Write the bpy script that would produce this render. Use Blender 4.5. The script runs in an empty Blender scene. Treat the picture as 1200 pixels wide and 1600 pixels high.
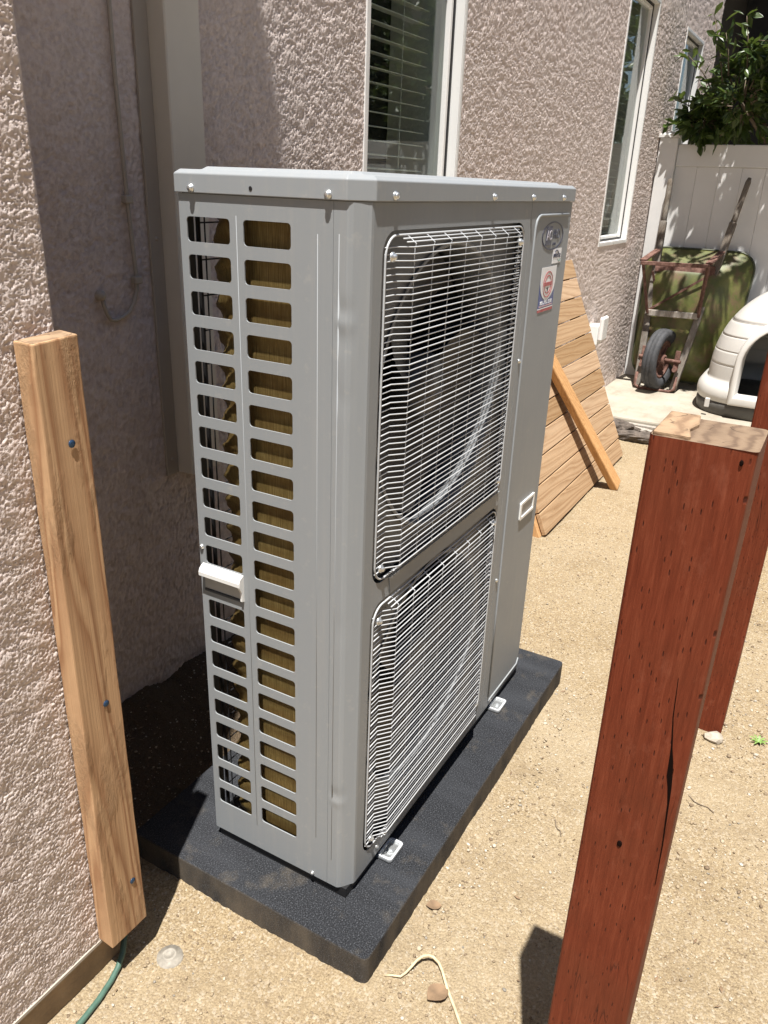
import bpy, bmesh, math, random
import numpy as np
from mathutils import Vector, Matrix

scene = bpy.context.scene
C = scene.collection
R = math.radians
rng = random.Random(7)

# ------------------------------------------------------------------ camera
CAM = Vector((-0.98087, -0.59403, 1.40566))
YAW, PITCH, ROLL = R(28.9655), R(-22.7647), R(2.221)
fwd = Vector((math.cos(PITCH)*math.cos(YAW), math.cos(PITCH)*math.sin(YAW), math.sin(PITCH)))
rt = fwd.cross(Vector((0, 0, 1))).normalized()
up = rt.cross(fwd)
r2 = rt*math.cos(ROLL) + up*math.sin(ROLL)
u2 = up*math.cos(ROLL) - rt*math.sin(ROLL)
cd = bpy.data.cameras.new('camera')
cam = bpy.data.objects.new('camera', cd)
C.objects.link(cam)
m = Matrix((r2, u2, -fwd)).transposed().to_4x4()
m.translation = CAM
cam.matrix_world = m
cd.sensor_fit = 'VERTICAL'
cd.sensor_height = 36.0
cd.sensor_width = 27.0
cd.lens = 1225.2/1600*36
cd.clip_start = 0.02
cd.clip_end = 500
scene.camera = cam

# ------------------------------------------------------------------ light
SUN_EL, SUN_AZ = 72.7, 21.5          # shadows run along +X, turned AZ towards +Y
sdir = Vector((math.cos(R(SUN_EL))*math.cos(R(SUN_AZ)), math.cos(R(SUN_EL))*math.sin(R(SUN_AZ)), -math.sin(R(SUN_EL))))
w = bpy.data.worlds.new('World')
scene.world = w
w.use_nodes = True
nt = w.node_tree
sky = nt.nodes.new('ShaderNodeTexSky')
sky.sky_type = 'NISHITA'
sky.sun_disc = False
sky.sun_elevation = R(SUN_EL)
sky.sun_rotation = math.atan2(-sdir.x, -sdir.y)
sky.dust_density = 0.6
sky.air_density = 1.0
bg = nt.nodes['Background']
bg.inputs[1].default_value = 0.05
nt.links.new(sky.outputs[0], bg.inputs[0])
sl = bpy.data.lights.new('sun', 'SUN')
sl.energy = 5.0
sl.angle = R(0.53)
sl.color = (1.0, 0.965, 0.915)
so = bpy.data.objects.new('sun', sl)
C.objects.link(so)
so.location = (-3, -2, 8)
so.rotation_euler = sdir.to_track_quat('-Z', 'Y').to_euler()
scene.view_settings.view_transform = 'Standard'
scene.view_settings.look = 'None'
scene.view_settings.exposure = 1.0
scene.view_settings.gamma = 1.0
scene.cycles.max_bounces = 10
scene.cycles.diffuse_bounces = 5
scene.cycles.transparent_max_bounces = 16

# ------------------------------------------------------------------ helpers
def link(o, parent=None):
    C.objects.link(o)
    if parent is not None:
        o.parent = parent
    return o

def empty(name, label, cat, group=None, loc=(0, 0, 0)):
    o = bpy.data.objects.new(name, None)
    o.empty_display_size = 0.05
    C.objects.link(o)
    o.location = loc
    tag(o, label, cat, group)
    return o

def tag(o, label=None, cat=None, group=None, kind=None):
    if label: o['label'] = label
    if cat: o['category'] = cat
    if group: o['group'] = group
    if kind: o['kind'] = kind
    return o

class MB:
    """collects verts / faces with a material index"""
    def __init__(s):
        s.v = []; s.f = []; s.mi = []
    def add(s, v, f, mi=0):
        b = len(s.v)
        s.v += [tuple(p) for p in v]
        s.f += [tuple(i+b for i in q) for q in f]
        s.mi += [mi]*len(f)
        return s
    def box(s, x0, x1, y0, y1, z0, z1, mi=0):
        v = [(x0,y0,z0),(x1,y0,z0),(x1,y1,z0),(x0,y1,z0),(x0,y0,z1),(x1,y0,z1),(x1,y1,z1),(x0,y1,z1)]
        return s.add(v, BOXF, mi)
    def prism(s, poly, z0, z1, mi=0):
        n = len(poly)
        v = [(x, y, z0) for x, y in poly] + [(x, y, z1) for x, y in poly]
        f = [(i, (i+1) % n, n+(i+1) % n, n+i) for i in range(n)]
        f += [tuple(range(n-1, -1, -1)), tuple(range(n, 2*n))]
        return s.add(v, f, mi)
    def tube(s, pts, r, n=6, mi=0, cap=True):
        pts = [Vector(p) for p in pts]
        rs = r if isinstance(r, (list, tuple)) else [r]*len(pts)
        v = []; f = []
        prev = None
        for i, p in enumerate(pts):
            t = (pts[min(i+1, len(pts)-1)] - pts[max(i-1, 0)]).normalized()
            if prev is None:
                a = Vector((0, 0, 1)) if abs(t.z) < 0.9 else Vector((1, 0, 0))
                nn = t.cross(a).normalized()
            else:
                nn = (prev - t*prev.dot(t)).normalized()
            prev = nn
            bb = t.cross(nn)
            for k in range(n):
                a = 2*math.pi*k/n
                v.append(p + (nn*math.cos(a) + bb*math.sin(a))*rs[i])
        for i in range(len(pts)-1):
            for k in range(n):
                f.append((i*n+k, i*n+(k+1) % n, (i+1)*n+(k+1) % n, (i+1)*n+k))
        if cap:
            f.append(tuple(range(n-1, -1, -1)))
            f.append(tuple(range((len(pts)-1)*n, len(pts)*n)))
        return s.add(v, f, mi)
    def lathe(s, prof, n=24, M=None, mi=0):
        """prof: list of (r, h) about local z"""
        v = []; f = []
        for r, h in prof:
            for k in range(n):
                a = 2*math.pi*k/n
                p = Vector((r*math.cos(a), r*math.sin(a), h))
                v.append(M @ p if M is not None else p)
        for i in range(len(prof)-1):
            for k in range(n):
                f.append((i*n+k, i*n+(k+1) % n, (i+1)*n+(k+1) % n, (i+1)*n+k))
        return s.add(v, f, mi)
    def mesh(s, name):
        me = bpy.data.meshes.new(name)
        me.from_pydata(s.v, [], s.f)
        me.polygons.foreach_set('material_index', s.mi)
        return me
    def build(s, name, mats, parent=None, smooth=False, bevel=0, seg=1, normals=True):
        me = s.mesh(name)
        if normals or bevel:
            bm = bmesh.new(); bm.from_mesh(me)
            bmesh.ops.recalc_face_normals(bm, faces=bm.faces)
            if bevel:
                bmesh.ops.bevel(bm, geom=[e for e in bm.edges if len(e.link_faces) == 2 and e.calc_face_angle(0) > 0.5],
                                offset=bevel, segments=seg, affect='EDGES', profile=0.5)
            bm.to_mesh(me); bm.free()
        if smooth:
            me.polygons.foreach_set('use_smooth', [True]*len(me.polygons))
        for mt in (mats if isinstance(mats, (list, tuple)) else [mats]):
            me.materials.append(mt)
        return link(bpy.data.objects.new(name, me), parent)

BOXF = [(0,3,2,1),(4,5,6,7),(0,1,5,4),(1,2,6,5),(2,3,7,6),(3,0,4,7)]

def box(name, b, mat, parent=None, bevel=0.0, seg=1):
    return MB().box(*b).build(name, mat, parent, bevel=bevel, seg=seg)

def beam(name, a, b, wdt, dep, mat, parent=None, outdir=(0, -1, 0), bevel=0.002, seg=1):
    """rectangular bar from a to b; dep measured along outdir, wdt across"""
    a = Vector(a); b = Vector(b)
    t = (b-a).normalized()
    o = Vector(outdir); o = (o - t*o.dot(t)).normalized()
    s = t.cross(o)
    v = []
    for p in (a, b):
        for i, j in ((-1,-1),(1,-1),(1,1),(-1,1)):
            v.append(p + s*(i*wdt/2) + o*(j*dep/2))
    return MB().add(v, BOXF).build(name, mat, parent, bevel=bevel, seg=seg)

def copy_of(src, parent=None, loc=None, name=None):
    o = src.copy()
    C.objects.link(o)
    o.parent = parent
    if loc is not None: o.location = loc
    return o

def rrect(x0, x1, y0, y1, r, n=5):
    P = []
    for cx, cy, a0 in ((x1-r, y1-r, 0), (x0+r, y1-r, 90), (x0+r, y0+r, 180), (x1-r, y0+r, 270)):
        for k in range(n+1):
            a = R(a0+90*k/n)
            P.append((cx+r*math.cos(a), cy+r*math.sin(a)))
    return P

def plate(name, outlines, thick, mp, mats, parent=None):
    """flat sheet with holes from 2D outlines, thickness along third axis; mp maps (u,v,w)->world"""
    cu = bpy.data.curves.new('c', 'CURVE')
    cu.dimensions = '2D'; cu.fill_mode = 'BOTH'; cu.extrude = thick/2
    for P in outlines:
        sp = cu.splines.new('POLY'); sp.points.add(len(P)-1)
        for i, (a, b) in enumerate(P): sp.points[i].co = (a, b, 0, 1)
        sp.use_cyclic_u = True
    o = bpy.data.objects.new('c', cu)
    me0 = o.to_mesh()
    v = [mp(*vv.co) for vv in me0.vertices]; f = [tuple(p.vertices) for p in me0.polygons]
    o.to_mesh_clear()
    bpy.data.objects.remove(o); bpy.data.curves.remove(cu)
    mb = MB().add(v, f)
    ob = mb.build(name, mats, parent, normals=False)
    bm = bmesh.new(); bm.from_mesh(ob.data)
    bmesh.ops.remove_doubles(bm, verts=bm.verts, dist=1e-6)
    bmesh.ops.recalc_face_normals(bm, faces=bm.faces)
    bm.to_mesh(ob.data); bm.free()
    return ob

def text_obj(name, body, size, mp, mat, parent, depth=0.0006, squash=1.0, align='CENTER', shear=0.0):
    cu = bpy.data.curves.new('t', 'FONT')
    cu.body = body; cu.size = size; cu.extrude = depth/2; cu.align_x = align; cu.align_y = 'CENTER'; cu.shear = shear
    cu.resolution_u = 3
    o = bpy.data.objects.new('t', cu)
    C.objects.link(o)
    dg = bpy.context.evaluated_depsgraph_get()
    me0 = bpy.data.meshes.new_from_object(o.evaluated_get(dg))
    v = [mp(vv.co.x*squash, vv.co.y, vv.co.z) for vv in me0.vertices]; f = [tuple(p.vertices) for p in me0.polygons]
    bpy.data.objects.remove(o); bpy.data.curves.remove(cu); bpy.data.meshes.remove(me0)
    return MB().add(v, f).build(name, mat, parent)

# ---- gradient noise (numpy)
_rs = np.random.RandomState(3)
_perm = _rs.permutation(512).astype(np.int32)
_ga = _rs.rand(512)*2*np.pi
_gx, _gy = np.cos(_ga), np.sin(_ga)
def pn(x, y, seed=0):
    xi = np.floor(x).astype(np.int64); yi = np.floor(y).astype(np.int64)
    fx = x-xi; fy = y-yi
    ux = fx*fx*fx*(fx*(fx*6-15)+10); uy = fy*fy*fy*(fy*(fy*6-15)+10)
    def g(ix, iy, dx, dy):
        h = _perm[(_perm[(ix+seed*37) & 511] + iy*17 + seed*101) & 511]
        return _gx[h]*dx + _gy[h]*dy
    a = g(xi, yi, fx, fy); b = g(xi+1, yi, fx-1, fy)
    c = g(xi, yi+1, fx, fy-1); d = g(xi+1, yi+1, fx-1, fy-1)
    return (a+(b-a)*ux) + ((c+(d-c)*ux) - (a+(b-a)*ux))*uy
def sst(a, b, x):
    t = np.clip((x-a)/(b-a), 0, 1)
    return t*t*(3-2*t)

def grid_axis(pieces):
    """pieces: [(start, end, step), ...] contiguous"""
    out = [pieces[0][0]]
    for a, b, s in pieces:
        n = max(1, int(round((b-a)/s)))
        out += [a+(b-a)*(i+1)/n for i in range(n)]
    return np.array(out)

def grid_mesh(name, P, nu, nv, keep=None, mat=None, parent=None):
    """P: (nv*nu,3) row-major, faces counterclockwise in (u,v)"""
    me = bpy.data.meshes.new(name)
    i = np.arange(nu-1)[None, :]; j = np.arange(nv-1)[:, None]
    a = (j*nu+i)
    q = np.stack([a, a+1, a+1+nu, a+nu], -1).reshape(-1, 4)
    if keep is not None:
        q = q[keep.reshape(-1)]
        used = np.zeros(len(P), bool); used[q.reshape(-1)] = True
        idx = np.cumsum(used)-1
        P = P[used]; q = idx[q]
    nf = len(q)
    me.vertices.add(len(P)); me.vertices.foreach_set('co', P.astype(np.float32).reshape(-1))
    me.loops.add(nf*4); me.loops.foreach_set('vertex_index', q.astype(np.int32).reshape(-1))
    me.polygons.add(nf)
    me.polygons.foreach_set('loop_start', (np.arange(nf)*4).astype(np.int32))
    me.polygons.foreach_set('use_smooth', np.ones(nf, bool))
    me.update(calc_edges=True)
    me.materials.append(mat)
    return link(bpy.data.objects.new(name, me), parent)

# ------------------------------------------------------------------ materials
def new_mat(name):
    mt = bpy.data.materials.new(name)
    mt.use_nodes = True
    n = mt.node_tree
    return mt, n, n.nodes['Principled BSDF']

def ramp(n, fac, stops):
    r = n.nodes.new('ShaderNodeValToRGB')
    el = r.color_ramp.elements
    while len(el) > 1: el.remove(el[0])
    el[0].position = stops[0][0]; el[0].color = (*stops[0][1], 1)
    for p, c in stops[1:]:
        e = el.new(p); e.color = (*c, 1)
    n.links.new(fac, r.inputs[0])
    return r.outputs[0]

def coords(n, scale=(1, 1, 1), rot=(0, 0, 0)):
    t = n.nodes.new('ShaderNodeTexCoord')
    mp = n.nodes.new('ShaderNodeMapping')
    mp.inputs['Scale'].default_value = scale
    mp.inputs['Rotation'].default_value = rot
    n.links.new(t.outputs['Object'], mp.inputs[0])
    return mp.outputs[0]

def noise(n, vec, scale, detail=4, rough=0.55, dist=0.0):
    t = n.nodes.new('ShaderNodeTexNoise')
    t.inputs['Scale'].default_value = scale
    t.inputs['Detail'].default_value = detail
    t.inputs['Roughness'].default_value = rough
    t.inputs['Distortion'].default_value = dist
    n.links.new(vec, t.inputs['Vector'])
    return t.outputs['Fac']

def voro(n, vec, scale, feature='F1'):
    t = n.nodes.new('ShaderNodeTexVoronoi')
    t.feature = feature
    t.inputs['Scale'].default_value = scale
    n.links.new(vec, t.inputs['Vector'])
    return t

def mixc(n, fac, a, b, mode='MIX'):
    x = n.nodes.new('ShaderNodeMix'); x.data_type = 'RGBA'; x.blend_type = mode
    for sock, val in ((x.inputs[0], fac), (x.inputs[6], a), (x.inputs[7], b)):
        if hasattr(val, 'is_output') or isinstance(val, bpy.types.NodeSocket): n.links.new(val, sock)
        elif isinstance(val, (int, float)): sock.default_value = val
        else: sock.default_value = (*val, 1)
    return x.outputs[2]

def math_n(n, op, a, b=None, clamp=False):
    x = n.nodes.new('ShaderNodeMath'); x.operation = op; x.use_clamp = clamp
    for i, val in enumerate((a, b)):
        if val is None: continue
        if isinstance(val, bpy.types.NodeSocket): n.links.new(val, x.inputs[i])
        else: x.inputs[i].default_value = val
    return x.outputs[0]

def mrange(n, v, a, b, c=0.0, d=1.0):
    x = n.nodes.new('ShaderNodeMapRange')
    n.links.new(v, x.inputs[0])
    for i, val in enumerate((a, b, c, d)): x.inputs[i+1].default_value = val
    return x.outputs[0]

def bump(n, b, h, strength, dist=0.002):
    x = n.nodes.new('ShaderNodeBump')
    x.inputs['Strength'].default_value = strength
    x.inputs['Distance'].default_value = dist
    n.links.new(h, x.inputs['Height'])
    n.links.new(x.outputs[0], b.inputs['Normal'])
    return x

def simple(name, col, rough=0.5, metal=0.0, var=0.12, vscale=8, bstr=0.0, bscale=200, spec=None, bdist=0.001):
    mt, n, b = new_mat(name)
    v = coords(n)
    f = noise(n, v, vscale, 5)
    lo = tuple(c*(1-var) for c in col); hi = tuple(min(1, c*(1+var)) for c in col)
    n.links.new(ramp(n, f, [(0.3, lo), (0.7, hi)]), b.inputs['Base Color'])
    b.inputs['Metallic'].default_value = metal
    rr = mrange(n, noise(n, v, vscale*3, 3), 0.3, 0.7, max(0.02, rough-0.07), min(1, rough+0.07))
    n.links.new(rr, b.inputs['Roughness'])
    if spec is not None: b.inputs['Specular IOR Level'].default_value = spec
    if bstr: bump(n, b, noise(n, v, bscale, 3), bstr, bdist)
    return mt

# stucco: relief is in the mesh, the material adds grain and colour drift
def m_stucco():
    mt, n, b = new_mat('stucco')
    v = coords(n)
    f1 = noise(n, v, 2.2, 4); f2 = noise(n, v, 85, 3, 0.6); f3 = noise(n, v, 26, 3)
    c = ramp(n, f2, [(0.3, (0.58, 0.495, 0.455)), (0.55, (0.71, 0.625, 0.58)), (0.75, (0.78, 0.705, 0.665))])
    stn = noise(n, coords(n, (2.2, 2.2, 0.35)), 3.5, 5, 0.65)
    c = mixc(n, mrange(n, stn, 0.5, 0.72, 0.0, 0.35), c, (0.50, 0.43, 0.37))
    c = mixc(n, mrange(n, f1, 0.35, 0.7, 0.0, 0.35), c, (0.67, 0.55, 0.50))
    c = mixc(n, mrange(n, f3, 0.55, 0.75, 0.0, 0.25), c, (0.54, 0.48, 0.43))
    n.links.new(c, b.inputs['Base Color'])
    b.inputs['Roughness'].default_value = 1.0
    b.inputs['Specular IOR Level'].default_value = 0.0
    bump(n, b, noise(n, v, 240, 5, 0.75), 0.75, 0.0020)
    return mt

def m_sand():
    mt, n, b = new_mat('sandy_dirt')
    v = coords(n)
    big = noise(n, v, 1.7, 5, 0.6); mid = noise(n, v, 22, 5, 0.65); fine = noise(n, v, 260, 3, 0.7)
    vo = voro(n, v, 210)
    c = ramp(n, fine, [(0.28, (0.155, 0.108, 0.060)), (0.5, (0.295, 0.222, 0.130)), (0.70, (0.43, 0.345, 0.22))])
    g = n.nodes.new('ShaderNodeSeparateColor'); n.links.new(vo.outputs['Color'], g.inputs[0])
    c = mixc(n, mrange(n, g.outputs[0], 0.72, 1.0, 0.0, 0.6), c, (0.50, 0.44, 0.345))
    c = mixc(n, mrange(n, g.outputs[1], 0.86, 1.0, 0.0, 0.7), c, (0.13, 0.09, 0.057))
    c = mixc(n, mrange(n, mid, 0.5, 0.75, 0.0, 0.5), c, (0.24, 0.175, 0.108))
    c = mixc(n, mrange(n, big, 0.42, 0.68, 0.0, 0.5), c, (0.38, 0.31, 0.21))
    dmp = noise(n, v, 4.3, 6, 0.7)
    c = mixc(n, mrange(n, dmp, 0.54, 0.70, 0.0, 0.5), c, (0.20, 0.145, 0.085))
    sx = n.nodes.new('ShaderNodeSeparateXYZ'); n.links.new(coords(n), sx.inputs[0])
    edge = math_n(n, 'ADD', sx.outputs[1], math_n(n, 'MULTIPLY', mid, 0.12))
    soil = math_n(n, 'MULTIPLY', mrange(n, edge, 0.50, 0.56), mrange(n, sx.outputs[0], 1.6, 2.2, 1.0, 0.0))  # dark soil behind the pad, its colour also deepened for the recess shade
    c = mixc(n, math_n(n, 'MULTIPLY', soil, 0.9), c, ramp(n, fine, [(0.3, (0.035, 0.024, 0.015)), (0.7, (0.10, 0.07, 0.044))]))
    n.links.new(c, b.inputs['Base Color'])
    b.inputs['Roughness'].default_value = 0.95
    b.inputs['Specular IOR Level'].default_value = 0.15
    h = math_n(n, 'ADD', math_n(n, 'MULTIPLY', vo.outputs['Distance'], -0.8), math_n(n, 'MULTIPLY', noise(n, v, 500, 3, 0.7), 0.7))
    bump(n, b, h, 0.9, 0.004)
    return mt

def m_paint(name, col, rough=0.46):
    mt, n, b = new_mat(name)
    v = coords(n)
    f = noise(n, v, 3.0, 5, 0.6); s = noise(n, v, 38, 4, 0.6)
    c = mixc(n, mrange(n, f, 0.35, 0.75, 0.0, 0.35), col, tuple(x*0.93 for x in col))
    c = mixc(n, mrange(n, s, 0.60, 0.8, 0.0, 0.22), c, (0.50, 0.46, 0.40))
    ds = noise(n, coords(n, (9, 9, 0.35)), 6, 5, 0.7)
    c = mixc(n, mrange(n, ds, 0.50, 0.78, 0.0, 0.22), c, (0.36, 0.345, 0.315))
    n.links.new(c, b.inputs['Base Color'])
    n.links.new(mrange(n, f, 0.3, 0.7, rough-0.05, rough+0.1), b.inputs['Roughness'])
    b.inputs['Specular IOR Level'].default_value = 0.22
    h = math_n(n, 'ADD', math_n(n, 'MULTIPLY', noise(n, v, 700, 2), 0.12), noise(n, coords(n, (1, 1, 0.5)), 9, 2))
    bump(n, b, h, 0.06, 0.004)
    return mt

def wood(name, light, dark, axis=2, ringscale=26, rough=0.7, bstr=0.3, stain=None, stretch=0.045, weather=0.0, rough_patch=False):
    """grain runs along the given axis of the object"""
    mt, n, b = new_mat(name)
    sc = [1, 1, 1]; sc[axis] = stretch
    v = coords(n, tuple(sc))
    warp = noise(n, v, 7, 3, 0.5)
    wv = n.nodes.new('ShaderNodeTexWave')
    wv.wave_type = 'BANDS'; wv.bands_direction = 'DIAGONAL'
    wv.inputs['Scale'].default_value = ringscale
    wv.inputs['Distortion'].default_value = 9
    wv.inputs['Detail'].default_value = 3
    wv.inputs['Detail Scale'].default_value = 0.9
    n.links.new(v, wv.inputs['Vector'])
    fib = noise(n, coords(n, tuple(s if s != 1 else 14 for s in sc)), 16, 4, 0.65)
    md = tuple((a+c)/2 for a, c in zip(light, dark))
    c = ramp(n, wv.outputs['Fac'], [(0.0, light), (0.55, md), (0.85, dark), (1.0, light)])
    c = mixc(n, mrange(n, fib, 0.4, 0.75, 0.0, 0.5), c, tuple(x*0.78 for x in md))
    c = mixc(n, mrange(n, warp, 0.45, 0.75, 0.0, 0.45), c, tuple(min(1, x*1.12) for x in light))
    oi = n.nodes.new('ShaderNodeObjectInfo')
    hs = n.nodes.new('ShaderNodeHueSaturation')
    n.links.new(mrange(n, oi.outputs['Random'], 0, 1, 0.78, 1.18), hs.inputs['Value']); n.links.new(mrange(n, oi.outputs['Random'], 0, 1, 1.05, 0.85), hs.inputs['Saturation']); n.links.new(c, hs.inputs['Color'])
    c = hs.outputs[0]
    if weather:
        wn = noise(n, coords(n), 5, 5, 0.65)
        c = mixc(n, mrange(n, wn, 0.45, 0.65, 0.0, weather), c, (0.30, 0.285, 0.26))
    n.links.new(c, b.inputs['Base Color'])
    b.inputs['Roughness'].default_value = rough
    b.inputs['Specular IOR Level'].default_value = 0.3
    h = math_n(n, 'ADD', math_n(n, 'MULTIPLY', wv.outputs['Fac'], 0.4), fib)
    if rough_patch:
        pm = mrange(n, noise(n, coords(n, (1, 1, 0.22)), 16, 4, 0.6), 0.50, 0.60)
        gr = noise(n, coords(n, (1, 1, 0.4)), 260, 4, 0.75)
        c = mixc(n, math_n(n, 'MULTIPLY', pm, mrange(n, gr, 0.35, 0.65, 0.15, 0.75)), c, (0.30, 0.19, 0.105))
        c = mixc(n, mrange(n, noise(n, coords(n, (30, 30, 0.5)), 14, 4, 0.7), 0.58, 0.75, 0.0, 0.5), c, (0.24, 0.12, 0.05))
        n.links.new(c, b.inputs['Base Color'])
        h = math_n(n, 'ADD', h, math_n(n, 'MULTIPLY', math_n(n, 'MULTIPLY', pm, gr), 2.2))
    bump(n, b, h, bstr, 0.0015)
    return mt

def m_redpost():
    mt, n, b = new_mat('red_stained_timber')
    v = coords(n, (1, 1, 0.06))
    vz = coords(n)
    fib = noise(n, coords(n, (16, 16, 0.9)), 12, 6, 0.75)
    big = noise(n, vz, 7, 5, 0.6)
    c = ramp(n, fib, [(0.25, (0.092, 0.019, 0.009)), (0.52, (0.148, 0.033, 0.015)), (0.8, (0.225, 0.062, 0.030))])
    c = mixc(n, mrange(n, big, 0.45, 0.72, 0.0, 0.5), c, (0.115, 0.034, 0.016))
    c = mixc(n, mrange(n, noise(n, coords(n, (1, 1, 0.5)), 34, 5, 0.7), 0.58, 0.72, 0.0, 0.35), c, (0.25, 0.085, 0.05))
    # incisions of the pressure treatment: short dark slits
    sp_ = n.nodes.new('ShaderNodeSeparateXYZ'); n.links.new(vz, sp_.inputs[0])
    cb_ = n.nodes.new('ShaderNodeCombineXYZ')
    n.links.new(math_n(n, 'ADD', sp_.outputs[0], sp_.outputs[1]), cb_.inputs[0]); n.links.new(math_n(n, 'MULTIPLY', sp_.outputs[2], 0.20), cb_.inputs[1])
    vo = voro(n, cb_.outputs[0], 112)
    vo.voronoi_dimensions = '2D'
    slit = mrange(n, math_n(n, 'ADD', vo.outputs['Distance'], math_n(n, 'MULTIPLY', noise(n, vz, 90, 2), 0.08)), 0.075, 0.135, 1.0, 0.0)
    sep = n.nodes.new('ShaderNodeSeparateColor'); n.links.new(vo.outputs['Color'], sep.inputs[0])
    slit = math_n(n, 'MULTIPLY', slit, mrange(n, sep.outputs[0], 0.0, 0.3))
    c = mixc(n, math_n(n, 'MULTIPLY', slit, 0.85), c, (0.045, 0.014, 0.010))
    # long drying check
    ck = noise(n, coords(n, (6, 9, 0.55)), 5.2, 2, 0.4)
    crack = mrange(n, math_n(n, 'ABSOLUTE', math_n(n, 'SUBTRACT', ck, 0.5)), 0.0, 0.007, 1.0, 0.0)
    crack = math_n(n, 'MULTIPLY', crack, mrange(n, noise(n, vz, 3.3, 1), 0.52, 0.60))
    c = mixc(n, math_n(n, 'MULTIPLY', crack, 0.8), c, (0.03, 0.012, 0.010))
    # knots
    kn = voro(n, coords(n, (1, 1, 0.55), (0.3, 0.2, 0)), 6.5)
    knot = mrange(n, kn.outputs['Distance'], 0.05, 0.17, 0.75, 0.0)
    c = mixc(n, knot, c, (0.05, 0.018, 0.011))
    n.links.new(c, b.inputs['Base Color'])
    n.links.new(mrange(n, fib, 0.3, 0.7, 0.48, 0.66), b.inputs['Roughness'])
    b.inputs['Specular IOR Level'].default_value = 0.12
    h = math_n(n, 'SUBTRACT', math_n(n, 'MULTIPLY', fib, 0.5), math_n(n, 'ADD', slit, math_n(n, 'MULTIPLY', crack, 1.5)))
    bump(n, b, h, 0.5, 0.002)
    return mt

def m_cutwood(c0=(0.34, 0.23, 0.14), c1=(0.29, 0.19, 0.112), c2=(0.21, 0.13, 0.075)):
    mt, n, b = new_mat('sawn_end_grain')
    v = coords(n)
    wv = n.nodes.new('ShaderNodeTexWave'); wv.wave_type = 'RINGS'
    wv.inputs['Scale'].default_value = 42; wv.inputs['Distortion'].default_value = 5
    wv.inputs['Detail'].default_value = 3
    n.links.new(v, wv.inputs['Vector'])
    c = ramp(n, wv.outputs['Fac'], [(0.0, c0), (0.6, c1), (1.0, c2)])
    cr = noise(n, coords(n, (1, 0.55, 1)), 26, 2, 0.5, 1.2)
    ck = math_n(n, 'MULTIPLY', mrange(n, math_n(n, 'ABSOLUTE', math_n(n, 'SUBTRACT', cr, 0.5)), 0.0, 0.012, 1.0, 0.0), mrange(n, noise(n, v, 24, 2), 0.48, 0.58))
    c = mixc(n, math_n(n, 'MULTIPLY', ck, 0.8), c, (0.08, 0.05, 0.03))
    c = mixc(n, mrange(n, noise(n, v, 30, 4), 0.45, 0.7, 0.0, 0.5), c, tuple(q*0.75 for q in c1))
    n.links.new(c, b.inputs['Base Color'])
    b.inputs['Roughness'].default_value = 0.85
    bump(n, b, math_n(n, 'SUBTRACT', noise(n, v, 220, 4), math_n(n, 'MULTIPLY', ck, 2.0)), 0.6, 0.002)
    return mt

def m_pad():
    mt, n, b = new_mat('pad_composite')
    v = coords(n)
    sp = noise(n, v, 360, 2, 0.5)
    st = noise(n, coords(n, (5, 0.7, 1), (0, 0, 0.3)), 3.0, 4, 0.6)
    c = ramp(n, sp, [(0.36, (0.012, 0.0125, 0.014)), (0.56, (0.026, 0.0275, 0.031)), (0.72, (0.078, 0.082, 0.090))])
    c = mixc(n, mrange(n, st, 0.42, 0.7, 0.0, 0.5), c, (0.046, 0.049, 0.055))
    dst = noise(n, v, 11, 6, 0.7)
    c = mixc(n, mrange(n, dst, 0.55, 0.75, 0.0, 0.30), c, (0.17, 0.14, 0.10))
    geo = n.nodes.new('ShaderNodeNewGeometry')
    sx = n.nodes.new('ShaderNodeSeparateXYZ'); n.links.new(geo.outputs['Position'], sx.inputs[0])
    sn = n.nodes.new('ShaderNodeSeparateXYZ'); n.links.new(geo.outputs['Normal'], sn.inputs[0])
    side = mrange(n, sn.outputs[2], 0.2, 0.6, 1.0, 0.0)
    d = math_n(n, 'MULTIPLY', side, mrange(n, noise(n, coords(n, (3, 3, 1)), 6, 4), 0.3, 0.65, 0.05, 0.7))
    c = mixc(n, d, c, (0.13, 0.108, 0.082))
    n.links.new(c, b.inputs['Base Color'])
    b.inputs['Roughness'].default_value = 0.85
    b.inputs['Specular IOR Level'].default_value = 0.12
    bump(n, b, sp, 0.35, 0.0015)
    return mt

def m_coil(axis_scale=(900, 900, 0.01)):
    mt, n, b = new_mat('gold_coil_fins')
    v = coords(n)
    f = noise(n, coords(n, (1, 1, 0.03)), 800, 3, 0.6)
    r = noise(n, coords(n, (0.25, 0.25, 1)), 32, 3)
    c = ramp(n, f, [(0.30, (0.13, 0.088, 0.028)), (0.55, (0.23, 0.162, 0.055)), (0.75, (0.36, 0.27, 0.115))])
    c = mixc(n, mrange(n, r, 0.42, 0.68, 0.0, 0.55), c, (0.12, 0.06, 0.015))
    n.links.new(c, b.inputs['Base Color'])
    b.inputs['Roughness'].default_value = 0.45
    b.inputs['Metallic'].default_value = 0.55
    bump(n, b, f, 0.5, 0.002)
    return mt

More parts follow.
